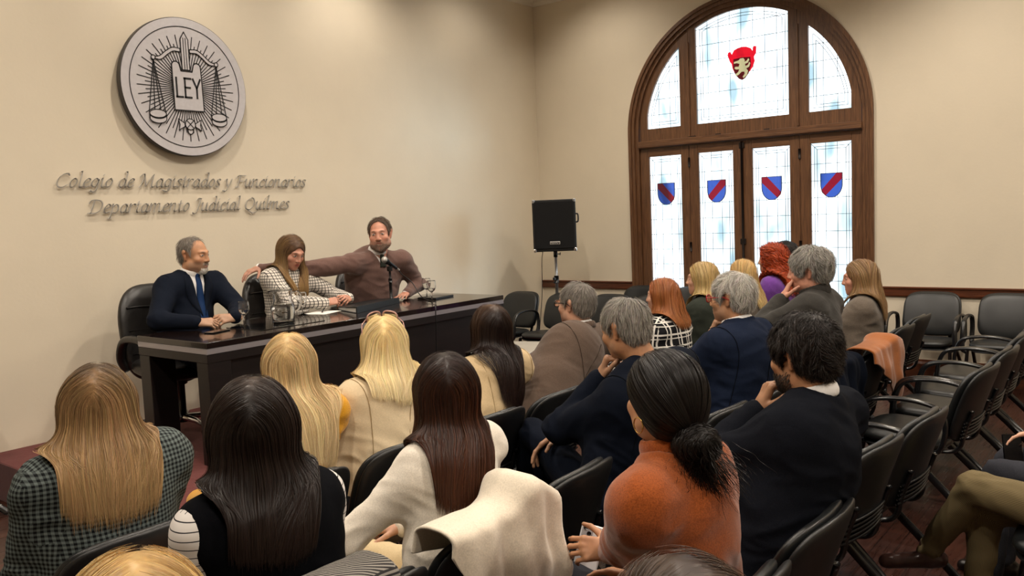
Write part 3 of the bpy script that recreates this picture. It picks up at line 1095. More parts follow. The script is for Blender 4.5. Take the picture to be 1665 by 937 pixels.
# ================================================================ speakers' table
M_WENGE = wood('dark_wenge', '120C0B', '1F1513', 0.16, (2, 26, 26), 0.03)
M_WENGE.node_tree.nodes['Principled BSDF'].inputs['Coat Weight'].default_value = 0.35
M_PANEL = wood('dark_wenge_panel', '0D0909', '181010', 0.42, (2, 26, 26), 0.03)
M_ALU = plain('table_edge_strip', 'A9A6AC', 0.35, 0.6)
TX0, TX1, TY0, TY1, TZ = 2.728, 5.507, 4.462, 5.253, 1.007
tb = empty('conference_table', ((TX0 + TX1) / 2, (TY0 + TY1) / 2, DZ), 'long dark wenge conference table with silver edge strip on the platform', 'table')
TO = A((TX0 + TX1) / 2, (TY0 + TY1) / 2, DZ)
def tbox(name, lo, hi, mat, bev=.003):
    return MB().box(A(*lo) - TO, A(*hi) - TO, bev=bev).build(name, mat, tb)
tbox('tabletop', (TX0, TY0, TZ - .038), (TX1, TY1, TZ), M_WENGE)
tbox('edge_strip', (TX0 + .001, TY0 + .001, TZ - .071), (TX1 - .001, TY1 - .001, TZ - .038), M_ALU, .001)
tbox('under_top', (TX0 + .002, TY0 + .002, TZ - .125), (TX1 - .002, TY1 - .002, TZ - .071), M_PANEL)
tbox('modesty_panel', (TX0 + .03, TY0 + .025, DZ + .02), (TX1 - .03, TY0 + .06, TZ - .125), M_PANEL)
tbox('leg', (TX0 + .004, TY1 - .125, DZ), (TX0 + .18, TY1 - .004, TZ - .125), M_PANEL)
tbox('leg', (TX0 + .004, TY0 + .004, DZ), (TX0 + .16, TY0 + .125, TZ - .125), M_PANEL)
tbox('leg', (TX1 - .18, TY1 - .125, DZ), (TX1 - .004, TY1 - .004, TZ - .125), M_PANEL)
tbox('leg', (TX1 - .16, TY0 + .004, DZ), (TX1 - .004, TY0 + .125, TZ - .125), M_PANEL)

# ================================================================ chairs
M_VINYL = plain('black_vinyl', '17191A', 0.36, 0, 0.5, 0.15, 900, 0.12)
M_SHELL = plain('black_plastic_shell', '111214', 0.42, 0, 0.5, 0.1, 700, 0.05)
M_TUBE = plain('black_steel_tube', '121214', 0.25, 0, 0.6)
M_LEATHER = plain('black_leather', '1B1918', 0.34, 0, 0.5, 0.2, 60, 0.25)
M_CHROME = plain('polished_chrome', 'D8D8DC', 0.14, 1.0)

def pad(mb, w, h, t, place, n=4.5, bulge=.012, na=56, edge=1.0, mi=0):
    """rounded cushion: outline superellipse w x h, thickness t; place(u, v, d) -> xyz"""
    rings = (0, .35, .6, .78, .9, .96, .99, 1.0)
    V = [place(0, 0, t / 2 + bulge)]
    idx = {}
    def outl(a):
        c, s_ = math.cos(a), math.sin(a)
        return (w / 2 * math.copysign(abs(c) ** (2 / n), c), h / 2 * math.copysign(abs(s_) ** (2 / n), s_))
    for sgn in (1, -1):
        for ir, r in enumerate(rings[1:], 1):
            if sgn == -1 and ir == len(rings) - 1:
                for j in range(na): idx[-1, ir, j] = idx[1, ir, j]
                continue
            for j in range(na):
                u, v = outl(2 * math.pi * j / na)
                d = (t / 2 * math.sqrt(max(0, 1 - r ** 10)) + bulge * (1 - r * r)) * sgn
                idx[sgn, ir, j] = len(V)
                V.append(place(u * r, v * r, d))
        if sgn == 1:
            c2 = len(V); V.append(place(0, 0, -t / 2 - bulge))
    F = []
    for sgn, c in ((1, 0), (-1, c2)):
        for j in range(na):
            j2 = (j + 1) % na
            f = (c, idx[sgn, 1, j], idx[sgn, 1, j2]); F.append(f if sgn == 1 else f[::-1])
            for ir in range(1, len(rings) - 1):
                f = (idx[sgn, ir, j], idx[sgn, ir + 1, j], idx[sgn, ir + 1, j2], idx[sgn, ir, j2]); F.append(f if sgn == 1 else f[::-1])
    return mb.add(V, F, mi)

# visitor chair: origin on the floor under the top of its back, facing +y
BW, BH = .46, .37
def back_place(off, grow=0.0):
    def f(u, v, d):
        z = .645 + v
        y = .03 - .12 * (v / BH) - .05 * (v / BH) ** 2 + .035 * (u / (BW / 2)) ** 2 - .015
        return (u * (1 + .03 * -v / BH), y + d + off, z)
    return f
def visitor_chair(name='visitor_chair', arms=False):
    r = link(name, None)
    r.empty_display_size = .1
    m = MB(); pad(m, BW, BH, .045, back_place(.016), 4.2, .006); m.build('backrest', M_VINYL, r)
    m = MB(); pad(m, BW + .012, BH + .012, .034, back_place(-.020), 4.2, .010)
    for i in range(5):                     # moulded ribs low on the shell
        z = -.155 + i * .019
        P = [back_place(-.050)(u, z, 0) for u in np.linspace(-.185, .185, 15)]
        m.tube(P, .0055, 6)
    m.build('back_shell', M_SHELL, r)
    m = MB(); pad(m, .47, .45, .06, lambda u, v, d: (u, .33 + v, .445 + d + .012 * (v / .22) - .02 * max(0, v / .22 - .6)), 4.0, .008); m.build('seat', M_VINYL, r)
    m = MB(); pad(m, .45, .43, .022, lambda u, v, d: (u, .33 + v, .408 + d), 4.0, .002); m.build('seat_shell', M_SHELL, r)
    for sx in (-1, 1):
        m = MB(); m.tube([(sx * .235, .49, .42), (sx * .245, .53, .2), (sx * .255, .565, .012)], .0135, 10, flat=(0, 1, 0), ratio=1.5); m.tube([(sx * .255, .565, .013), (sx * .2552, .566, 0)], .02, 10); m.build('leg', M_TUBE, r)
        m = MB(); m.tube([(sx * .235, .30, .43), (sx * .245, .08, .22), (sx * .258, -.12, .012)], .0135, 10, flat=(0, 1, 0), ratio=1.5); m.tube([(sx * .258, -.12, .013), (sx * .2582, -.121, 0)], .02, 10); m.build('leg', M_TUBE, r)
        m = MB(); m.tube(spline([(sx * .15, .36, .40), (sx * .15, .12, .40), (sx * .15, .045, .43), (sx * .15, .02, .52), (sx * .15, -.015, .62)], 5), .011, 8, flat=(1, 0, 0), ratio=1.6); m.build('back_support', M_TUBE, r)
    m = MB()
    for y in (.49, .30): m.tube([(-.24, y, .42), (.24, y, .42)], .011, 8)
    m.build('cross_tube', M_TUBE, r)
    if arms:
        for sx in (-1, 1):
            x = sx * .27
            m = MB(); m.tube(spline([(sx * .24, .50, .40), (x, .50, .43), (x, .485, .56), (x, .44, .645), (x, .33, .672), (x, .20, .668), (x, .10, .635), (x, .075, .55), (x, .10, .44), (sx * .24, .16, .40)], 5), .0125, 9, flat=(1, 0, 0), ratio=1.55); m.build('armrest', M_TUBE, r)
    return r
proto_plain = visitor_chair()
proto_arm = visitor_chair(arms=True)
_used = {}
def place_chair(x, y, heading, label, group=None, arms=False, z=0.0):
    p = proto_arm if arms else proto_plain
    o = p if p.name not in _used else copy_tree(p)
    _used[p.name] = 1
    o.location = (x, y, z); o.rotation_euler = (0, 0, -heading * D2R)
    return tag(o, label, 'chair', group)
GR = 'black visitor chairs in the audience rows'
GE = 'empty armchairs in the right of the nearest row'
# nearest row (backs at y = .72)
place_chair(1.79, .79, 2, 'black chair in which the woman in the rust-orange jumper sits', GR)
place_chair(2.31, .79, 0, 'black chair in which the dark-haired man in the black jumper sits', GR)
place_chair(3.10, .86, 6, 'empty black armchair next to the dark-haired man\'s chair, nearest of the empty ones', GE, True)
place_chair(3.62, .81, 4, 'empty black armchair second from the dark-haired man\'s chair, left of the aisle-side one', GE, True)
place_chair(4.74, .79, 4, 'empty black armchair third from the dark-haired man, with large arm loop showing', GE, True)
place_chair(5.34, .78, 2, 'empty black armchair fourth from the dark-haired man, partly behind the third', GE, True)
place_chair(5.90, .78, 0, 'empty black armchair fifth from the dark-haired man, cut by the picture edge', GE, True)
place_chair(6.46, .78, 0, 'empty black armchair farthest from the dark-haired man in the nearest row', GE, True)
# second row (y = 1.52)
place_chair(1.27, 1.52, 0, 'black chair in which the woman in black waistcoat and striped sleeves sits', GR)
place_chair(1.78, 1.52, 3, 'black chair under the cream coat, the woman in white jumper on it', GR)
place_chair(2.31, 1.60, -4, 'empty black chair beside the cream coat, its tall back in the middle foreground', GR)
place_chair(2.84, 1.52, 0, 'black chair in which the navy-suited man with fist at chin sits', GR)
place_chair(3.37, 1.53, 4, 'empty black chair left of the man in red glasses', GR)
place_chair(3.90, 1.50, 0, 'black chair in which the white-haired man in red glasses sits', GR)
place_chair(4.44, 1.44, 0, 'black chair with a dark navy coat hung over its back', GR)
place_chair(4.98, 1.37, 2, 'black chair with a camel-orange coat over its back', GR)
place_chair(5.52, 1.50, 0, 'black chair beside the camel-orange coat, its back corner catching window light', GR)
place_chair(6.02, 1.48, 2, 'empty black chair second beyond the camel-orange coat, ribs lit blue by the window', GR)
place_chair(6.58, 1.50, 2, 'empty black chair third beyond the camel-orange coat, last one in its row', GR)
# third row (y = 2.33)
for x, who in ((1.17, 'woman in the houndstooth jacket'), (1.74, 'blonde woman in the yellow jumper'), (2.26, 'blonde woman in the cream blazer'), (2.78, 'woman with very long dark hair and beige jacket'), (3.30, 'man in the brown suit'), (4.72, 'auburn woman in black and white plaid'), (5.28, 'blonde woman in the dark green jacket'), (5.96, 'blonde woman half hidden behind the white-haired man'), (6.58, 'woman with curly red hair'), (7.10, 'dark-haired person behind the red curls')):
    place_chair(x, 2.36, 0, 'black chair in which the ' + who + ' sits', GR)
# chairs by the corner and against the right wall
GC = 'empty chairs round the corner with the loudspeaker'
place_chair(7.22, 5.60, -90, 'dark chair with arm loop just beyond the right end of the table', GC, True)
place_chair(7.22, 5.02, -90, 'dark chair in front of the loudspeaker stand, second from the table end', GC)
place_chair(7.22, 4.48, -90, 'dark chair behind the brown-suited man\'s head, third from the table end', GC)
place_chair(7.22, 3.98, -90, 'dark chair below and before the window frame, fourth from the table end', GC)
place_chair(8.13, 4.62, -90, 'dark chair standing against the window frame\'s left edge', GC)
place_chair(8.13, 4.02, -90, 'dark chair standing against the left glazed door leaf', GC)
GW = 'armchairs against the wall on the right'
place_chair(8.16, 1.72, -90, 'black armchair against the right wall, nearer the window of the two', GW, True)
place_chair(8.16, 1.12, -90, 'black armchair against the right wall, farther from the window of the two', GW, True)
# back row, beside the camera
GB = 'chairs of the rearmost row'
place_chair(3.50, -.10, 0, 'black chair carrying the man in olive corduroy trousers', GB)
place_chair(4.05, -.10, 0, 'black chair carrying the person who holds up a black phone at the right edge', GB)
place_chair(.48, .72, 0, 'black chair carrying the blonde person whose head crosses the lower left edge', GR)

place_chair(1.87, 5.81, -90, 'chair by the platform\'s left end, only its rear leg showing at the left edge')

def exec_chair(x, y, heading, label, group):
    r = empty('executive_chair', (x, y, DZ), label, 'chair', group, -heading * D2R)
    def bp(u, v, d):
        return (u * (1 - .10 * (v / .33) ** 2 * (v > 0)), -.26 - .10 * (v / .6) + d + .04 * (u / .28) ** 2, .70 + v)
    m = MB(); pad(m, .58, .68, .085, bp, 3.2, .028); m.build('backrest', M_LEATHER, r)
    m = MB()
    for z in (-.14, .02, .18):
        m.tube([bp(u, z + .01 * math.sin(u * 9), .066 - .02 * abs(u / .25) ** 2) for u in np.linspace(-.24, .24, 13)], .006, 6)
    m.build('back_seam', M_LEATHER, r)
    m = MB(); pad(m, .56, .54, .10, lambda u, v, d: (u, v + .02, .47 + d - .02 * (v / .27)), 3.6, .02); m.build('seat', M_LEATHER, r)
    for sx in (-1, 1):
        m = MB(); m.tube(spline([(sx * .27, -.20, .46), (sx * .31, -.19, .56), (sx * .32, -.10, .68), (sx * .32, .08, .695), (sx * .32, .19, .66), (sx * .31, .17, .56), (sx * .27, .10, .46)], 6), .026, 10, flat=(1, 0, 0), ratio=1.3); m.build('armrest', M_LEATHER, r)
    m = MB(); m.lathe([(.0, .42), (.05, .42), (.05, .34), (.03, .33), (.03, .12), (.045, .115), (.045, .07), (0, .07)], n=16); m.build('gas_column', M_TUBE, r)
    b = MB()
    for k in range(5):
        a = k * 2 * math.pi / 5 + .3
        b.tube([(.03 * math.cos(a), .03 * math.sin(a), .10), (.18 * math.cos(a), .18 * math.sin(a), .095), (.30 * math.cos(a), .30 * math.sin(a), .072)], [.024, .02, .014], 8)
    bo = b.build('star_base', M_CHROME, r)
    for k in range(5):
        a = k * 2 * math.pi / 5 + .3
        c = A(.30 * math.cos(a), .30 * math.sin(a), .028)
        t = A(-math.sin(a), math.cos(a), 0)
        MB().tube([c - t * .024, c - t * .006], .028, 12).tube([c + t * .006, c + t * .024], .028, 12).tube([c + A(0, 0, .0), c + A(0, 0, .05)], .008, 6).build('caster', M_TUBE, bo)
    return r
GX = 'black leather swivel chairs at the speakers\' table'
exec_chair(3.14, 5.50, 180, 'black leather swivel chair behind the balding man in navy suit', GX)
exec_chair(4.13, 5.50, 180, 'black leather swivel chair behind the woman in checked white jacket', GX)
exec_chair(5.08, 5.54, 192, 'black leather swivel chair behind the bearded man in mauve jumper', GX)

# ================================================================ things on the table
def clear_glass(name, tint=(1, 1, 1), rough=0.0, ior=1.45):
    t = NT(name)
    t.b.inputs['Base Color'].default_value = (*tint, 1)
    t.b.inputs['Roughness'].default_value = rough
    t.b.inputs['Transmission Weight'].default_value = 1
    t.b.inputs['IOR'].default_value = ior
    return t.m
M_GLASS = clear_glass('clear_glass')
M_WATER = clear_glass('water', (.93, .97, 1), 0, 1.33)
M_BLACK = plain('black_plastic', '0D0D0F', 0.3)
M_SCREEN = plain('black_glass_screen', '08080A', 0.08, 0, 0.6)
M_PAPER = plain('white_paper', 'E9E6E0', 0.7)
M_FOLDER = plain('black_folder_cover', '17191B', 0.42, 0, 0.4, 0.15, 500, 0.1)
def goblet(x, y, label, fill=.45):
    r = empty('wine_glass', (x, y, TZ), label, 'glass', 'stemmed glasses on the table')
    prof = [(0, 0), (.034, 0), (.035, .003), (.012, .008), (.005, .016), (.0045, .066), (.010, .076), (.027, .090), (.036, .112), (.0375, .135), (.0343, .164), (.034, .1675), (.0331, .1685), (.0322, .1675), (.0325, .164), (.0355, .135), (.034, .113), (.026, .093), (.010, .081), (0, .079)]
    MB().lathe(prof, n=28).build('bowl', M_GLASS, r)
    h = .081 + (.168 - .081) * fill
    rr = lambda z: float(np.interp(z, [.081, .093, .113, .135, .168], [.009, .0255, .0335, .0350, .0318]))
    zs = np.linspace(.081, h, 8)
    MB().lathe([(0, .0800)] + [(rr(z), z) for z in zs] + [(0, h)], n=28).build('water', M_WATER, r)
goblet(3.31, 4.93, 'stemmed glass by the clasped hands of the balding man', .4)
goblet(3.90, 5.07, 'stemmed glass in front of the woman in checked jacket', .35)
goblet(4.93, 4.74, 'stemmed glass near the end of the table, before the flat black tablet', .3)
goblet(5.10, 4.96, 'stemmed glass behind the other at the right end of the table', .55)
# pitcher
r = empty('water_pitcher', (3.50, 4.76, TZ), 'glass water pitcher with handle standing before the checked jacket', 'pitcher')
po = [(0, 0), (.062, 0), (.068, .006), (.078, .05), (.082, .09), (.078, .125), (.066, .150), (.064, .165), (.066, .20), (.0705, .226), (.0712, .231)]
po_top = [(.0700, .2335)]
pi_ = [(r_ - .004, z) for r_, z in po[::-1]]
pi_ = [(a, max(b, .008)) for a, b in pi_[:-3]] + [(.062, .012), (0, .012)]
mb = MB(); mb.lathe(po + po_top + pi_, n=40)
v = mb.V[0]
lip = (v[:, 2] > .2) & (v[:, 0] < -.03)
v[lip, 0] -= .03 * (v[lip, 2] - .2) / .032
mb.build('jug', M_GLASS, r)
MB().tube(spline([(.066, 0, .205), (.10, 0, .212), (.122, 0, .185), (.12, 0, .13), (.10, 0, .095), (.078, 0, .085)], 6), .009, 10).build('handle', M_GLASS, r)
MB().lathe([(0, .0125), (.060, .0125), (.0655, .02), (.0735, .055), (.0775, .09), (.0748, .12), (.0705, .134), (0, .134)], n=40).build('water', M_WATER, r)
r.rotation_euler = (0, 0, -.5)
# flat things
def slab(name, quad, z0, th, mat, label, cat, bev=.003, group=None):
    """thin bevelled slab with the given four plan corners"""
    c = sum(A(*q) for q in quad) / 4
    m = MB()
    P = [A(*q) - c for q in quad]
    ins = [p * (1 - bev * 2.2 / max(.05, np.linalg.norm(p))) for p in P]
    V = [(*p, 0) for p in ins] + [(*p, bev) for p in P] + [(*p, th - bev) for p in P] + [(*p, th) for p in ins]
    F = [(3, 2, 1, 0), (12, 13, 14, 15)] + [(4 * k + j, 4 * k + (j + 1) % 4, 4 * k + 4 + (j + 1) % 4, 4 * k + 4 + j) for k in range(3) for j in range(4)]
    m.add(V, F, 0, False)
    o = m.build(name, mat, None, loc=(c[0], c[1], z0))
    return tag(o, label, cat, group)
slab('desk_mat', [(3.20, 4.60), (3.72, 4.60), (3.72, 4.98), (3.20, 4.98)], TZ, .004, M_SCREEN, 'glossy dark desk mat under the pitcher', 'desk mat', .001)
ph = slab('mobile_phone', [(2.99, 4.80), (3.14, 4.84), (3.12, 4.915), (2.97, 4.875)], TZ, .009, M_SCREEN, 'black phone lying below the clasped hands at the table corner', 'phone')
slab('tablet_case', [(5.04, 4.80), (5.30, 4.84), (5.27, 5.02), (5.01, 4.98)], TZ, .016, M_BLACK, 'flat black tablet case at the far right end of the table', 'tablet')
slab('note_sheet', [(3.98, 4.92), (4.20, 4.98), (4.14, 5.16), (3.92, 5.10)], TZ, .002, M_PAPER, 'white sheet of paper under the checked woman\'s hands', 'paper', .0005)
# ring-binder style folder, a wedge: thick spine towards the audience
f = empty('document_folder', (4.47, 5.00, TZ), 'large black document folder lying in the middle of the table', 'folder')
def fold(q, z0, z1, name):
    m = MB()
    P = [A(a - 4.47, b - 5.00) for a, b in q]
    V = [(*P[k], z0[k]) for k in range(4)] + [(*P[k], z1[k]) for k in range(4)]
    m.add(V, [(3, 2, 1, 0), (4, 5, 6, 7)] + [(k, (k + 1) % 4, 4 + (k + 1) % 4, 4 + k) for k in range(4)], 0, False)
    return m.build(name, M_FOLDER, f)
q = [(4.10, 4.70), (4.75, 4.93), (4.80, 5.27), (4.25, 5.18)]
fold(q, [.001] * 4, [.004] * 4, 'back_cover')
fold(q, [.046, .040, .012, .010], [.050, .044, .016, .014], 'front_cover')
fold([q[0], q[1], (4.752, 4.945), (4.102, 4.715)], [.004] * 4, [.046, .040, .040, .046], 'spine')
qi = [(4.12, 4.73), (4.73, 4.95), (4.77, 5.24), (4.26, 5.16)]
m = MB(); V = [(a - 4.47, b - 5.0, .005) for a, b in qi] + [(a - 4.47, b - 5.0, z) for (a, b), z in zip(qi, (.038, .033, .011, .009))]
m.add(V, [(3, 2, 1, 0), (4, 5, 6, 7)] + [(k, (k + 1) % 4, 4 + (k + 1) % 4, 4 + k) for k in range(4)], 0, False); m.build('sheets', M_PAPER, f)
# pen
p0, p1 = A(4.02, 5.00, TZ + .008), A(4.13, 5.10, TZ + .026)
tag(MB().tube([p0 - p0, (p1 - p0) * .1, p1 - p0], [.002, .005, .005], 10).build('pen', M_BLACK, None, loc=tuple(p0)), 'black pen resting at the corner of the black folder', 'pen')
# microphone on its stand
ms = empty('microphone_stand', (4.73, 5.00, TZ), 'black desk microphone stand behind the folder', 'stand')
MB().lathe([(0, 0), (.065, 0), (.068, .008), (.06, .016), (.018, .022), (.014, .03), (0, .03)], n=32).build('base', M_BLACK, ms)
for nm, z0, z1, r_ in (('lower_tube', .02, .19, .0125), ('upper_tube', .18, .275, .009)):
    MB().tube([(0, 0, z0), (0, 0, z1)], r_, 14).build(nm, M_BLACK, ms)
MB().tube([(0, 0, .17), (0, 0, .20)], .016, 14).build('clutch', M_BLACK, ms)
ax = unit(A(.155, .02, -.085))
hd = A(4.665, 4.985, 1.362)
cp = A(0, 0, .29)
MB().box((-.02, -.016, .258), (.02, .016, .30), bev=.005).build('clip', M_BLACK, ms)
mic = empty('microphone', tuple(hd), 'silver-headed handheld microphone clipped on the desk stand', 'microphone')
M_GRILLE = plain('mic_grille', 'B9B7B2', 0.4, 0.8, 0.5, 0.25, 700, 0.6)
m = MB(); m.ball((0, 0, 0), .026, 0, 20, 14); m.build('grille', M_GRILLE, mic)
m = MB(); m.tube([ax * t for t in (.014, .022, .03, .036)], [.0255, .0262, .0258, .024], 20); m.build('collar', M_BLACK, mic)
m = MB(); m.tube([ax * t for t in (.034, .06, .15, .165)], [.0225, .019, .0135, .0125], 18); m.build('body', M_BLACK, mic)
m = MB(); m.tube([ax * t for t in (.163, .20)], [.0095, .0085], 12); m.build('plug', M_GRILLE, mic)
e = hd + ax * .20
cab = spline([e, e + ax * .04 + A(0, 0, -.02), (4.93, 4.96, 1.16), (4.92, 4.84, 1.04), (4.82, 4.60, 1.018), (4.70, 4.49, 1.016), (4.66, 4.447, 1.0), (4.65, 4.44, .90), (4.64, 4.44, .5), (4.66, 4.40, .268), (4.9, 4.3, .262)], 8)
tag(MB().tube(cab, .0042, 6).build('microphone_cable', M_BLACK), 'thin cable running from the microphone over the table front', 'cable')

# ================================================================ loudspeaker and its stand
SX, SY = 7.42, 5.27
st = empty('speaker_stand', (SX, SY, 0), 'silver tripod stand carrying the black loudspeaker in the corner', 'stand')
M_STEEL = plain('stand_steel', 'A9A9AA', 0.3, 0.7)
MB().tube([(0, 0, .10), (0, 0, .98)], .0175, 16).build('pole', M_STEEL, st)
MB().tube([(0, 0, .90), (0, 0, 1.26)], .0145, 16).build('pole', M_STEEL, st)
MB().tube([(0, 0, .92), (0, 0, 1.0)], .026, 16).box((-.055, -.012, .955), (-.02, .012, .985), bev=.004).box((-.05, -.012, .92), (-.02, .012, .935), bev=.004).build('collar', M_BLACK, st)
MB().tube([(0, 0, 1.20), (0, 0, 1.268)], .022, 16).tube([(.02, -.01, 1.232), (.045, -.03, 1.232)], .005, 8).tube([(.043, -.028, 1.218), (.047, -.031, 1.248)], .005, 8).build('top_clamp', M_BLACK, st)
for k in range(3):
    a = k * 2.094 + .5
    MB().tube([(.02 * math.cos(a), .02 * math.sin(a), .45), (.42 * math.cos(a), .42 * math.sin(a), .012)], .011, 10).tube([(0, 0, .15), (.2 * math.cos(a), .2 * math.sin(a), .25)], .008, 8).build('leg', M_STEEL, st)
M_CAB = plain('speaker_cabinet', '131313', 0.6, 0, 0.4, 0.2, 300, 0.2)
M_GRILL = plain('speaker_grille_cloth', '0C0C0D', 0.8, 0, 0.3, 0.25, 900, 0.4)
yaw = math.atan2(-SX, SY)                 # front turned towards the back of the hall
sp = empty('loudspeaker', (SX, SY, 1.268), 'black box loudspeaker on a silver stand in the corner', 'loudspeaker', rz=-.955)
W2, H, Dp = .228, .545, .34
MB().box((-W2, -.15, 0), (W2, .19, H), bev=.008).build('cabinet', M_CAB, sp)
MB().box((-W2 + .022, -.162, .03), (W2 - .022, -.148, H - .018), bev=.004).build('grille', M_GRILL, sp)
for sx in (-1, 1):
    for z in (0, H):
        zz = (z - .004, z + .03) if z == 0 else (z - .03, z + .004)
        MB().box((sx * W2 - .03 * (sx > 0), -.155, zz[0]), (sx * W2 + .03 * (sx < 0), -.12, zz[1]), bev=.004).build('corner_guard', M_STEEL if z else M_CHROME, sp)
bd = MB(); bd.box((-.052, -.167, .075), (.052, -.160, .106), bev=.002); bo = bd.build('badge', M_PAPER, sp)
k = MB(); k.box((-.048, -.1685, .079), (.048, -.1665, .102)); k.build('badge_face', M_BLACK, bo)
k = MB()
for i, x in enumerate((-.036, -.024, -.012, 0, .012, .024, .036)):
    k.box((x - .004, -.170, .084), (x - .0015, -.168, .097)); k.box((x - .004, -.170, .084 if i % 2 else .0945), (x + .004, -.168, .0865 if i % 2 else .097))
k.build('badge_lettering', M_PAPER, bo)
MB().tube(spline([(W2 + .0, -.02, .30), (W2 + .025, -.02, .31), (W2 + .025, -.02, .38), (W2, -.02, .39)], 5), .008, 8).build('handle', M_BLACK, sp)
cb = spline([(SX - .05, SY + .12, 1.30), (SX + .02, SY + .2, 1.15), (SX + .03, SY + .22, .8), (SX - .0, SY + .26, .3), (SX + .1, SY + .3, .012), (SX + .4, SY + .5, .008)], 8)
tag(MB().tube(cb, .004, 6).build('speaker_cable', M_BLACK), 'thin black cable hanging behind the loudspeaker', 'cable')

M_PALE = plain('pale_laminate', 'CFC8BC', 0.2, 0, 0.5, 0.05, 6)
lt = empty('side_table', (6.05, 4.78, DZ), 'low pale-topped side table on the platform end behind the long table', 'table', rz=.36)
MB().box((-.34, -.2, .175), (.40, .24, .195), bev=.004).build('tabletop', M_PALE, lt)
MB().box((-.342, -.204, .150), (.402, .244, .176), bev=.003).build('edge_band', M_RAIL, lt)
for x_, y_ in ((-.31, -.17), (.36, -.17), (-.31, .20), (.36, .20)):
    MB().box((x_ - .02, y_ - .02, 0), (x_ + .02, y_ + .02, .152), bev=.003).build('leg', M_RAIL, lt)
# ================================================================ people
M_SKIN = attr_mat('skin', 0.48, 0.4, 0.12, 0.06, 220)
M_HAIR = attr_mat('hair', 0.40, 0.3)
M_HAIRSOFT = attr_mat('matte_hair', 0.5, 0.25)

def ik(S, T, l1, l2, pole):
    S, T = A(*S), A(*T)
    v = T - S; d = np.linalg.norm(v)
    d2 = min(d, (l1 + l2) * .995)
    u = v / max(d, 1e-6)
    T = S + u * d2
    x = (l1 * l1 - l2 * l2 + d2 * d2) / (2 * d2)
    h = math.sqrt(max(0, l1 * l1 - x * x))
    p = A(*pole); p = unit(p - u * p.dot(u))
    return S + u * x + p * h, T

def basis(heading, pitch=0.0, roll=0.0):
    """columns right, forward, up"""
    h = heading * D2R
    f = A(math.sin(h), math.cos(h), 0); r = A(math.cos(h), -math.sin(h), 0); u = A(0, 0, 1)
    p = pitch * D2R
    f, u = f * math.cos(p) + u * math.sin(p), u * math.cos(p) - f * math.sin(p)
    q = roll * D2R
    r, u = r * math.cos(q) + u * math.sin(q), u * math.cos(q) - r * math.sin(q)
    return np.stack([r, f, u], 1)

def head_field(c, R, s, female, neck, jaw=1.0):
    F = Field()
    W = lambda x, y, z: c + R @ (A(x, y, z) * s)
    F.el(W(0, -.018, .038), A(.074, .096, .080) * s, R)
    F.el(W(0, .030, -.020), A(.060, .066, .088) * s, R, k=.03)
    F.el(W(0, .040, -.062), A(.050 * jaw, .050, .046) * s, R, k=.03)
    F.el(W(0, .074, -.096), A(.022, .018, .017) * s * (1 if not female else .9), R, k=.03)
    for x in (-1, 1):
        F.el(W(x * .048 * jaw, .012, -.062), A(.016, .026, .024) * s, R, k=.03)
        F.el(W(x * .043, .062, -.022), A(.022, .020, .018) * s, R, k=.025)
        F.rc(W(x * .010, .090, .026), W(x * .040, .076, .028), .0095 * s, .008 * s, k=.016)
        F.el(W(x * .032, .097, .008), A(.015, .014, .0105) * s, R, k=.014, sub=True)
        F.el(W(x * .031, .0775, .008), .0125 * s, k=.003)
        F.rc(W(x * .018, .0885, .0135), W(x * .044, .081, .011), .0038 * s, k=.004)
        F.rc(W(x * .020, .0865, .002), W(x * .042, .080, .003), .0032 * s, k=.004)
    F.rc(W(0, .090, .022), W(0, .108, -.026), .0085 * s, .0125 * s, k=.014)
    for x in (-1, 1):
        F.el(W(x * .0125, .100, -.030), A(.0085, .010, .0075) * s, R, k=.008)
    F.rc(W(-.016, .0915, -.0555), W(.016, .0915, -.0555), .0062 * s, k=.010)
    F.rc(W(-.013, .0905, -.0655), W(.013, .0905, -.0655), .0070 * s, k=.010)
    F.rc(W(-.022, .098, -.0605), W(.022, .098, -.0605), .0022 * s, k=.006, sub=True)
    for x in (-1, 1):
        E0, E1 = W(x * .073, -.012, -.022), W(x * .080, -.022, .020)
        F.rc(E0, E1, .0115 * s, .0185 * s, k=.008, flat=R @ A(1, -.35 * x * x, 0), f=.42)
        F.el(W(x * .086, -.010, .006), A(.006, .008, .013) * s, R, k=.006, sub=True)
    F.rc(W(0, -.018, -.040), neck, .050 * s * (.94 if female else 1.12), .056 * s * (.94 if female else 1.15), k=.03)
    return F, W

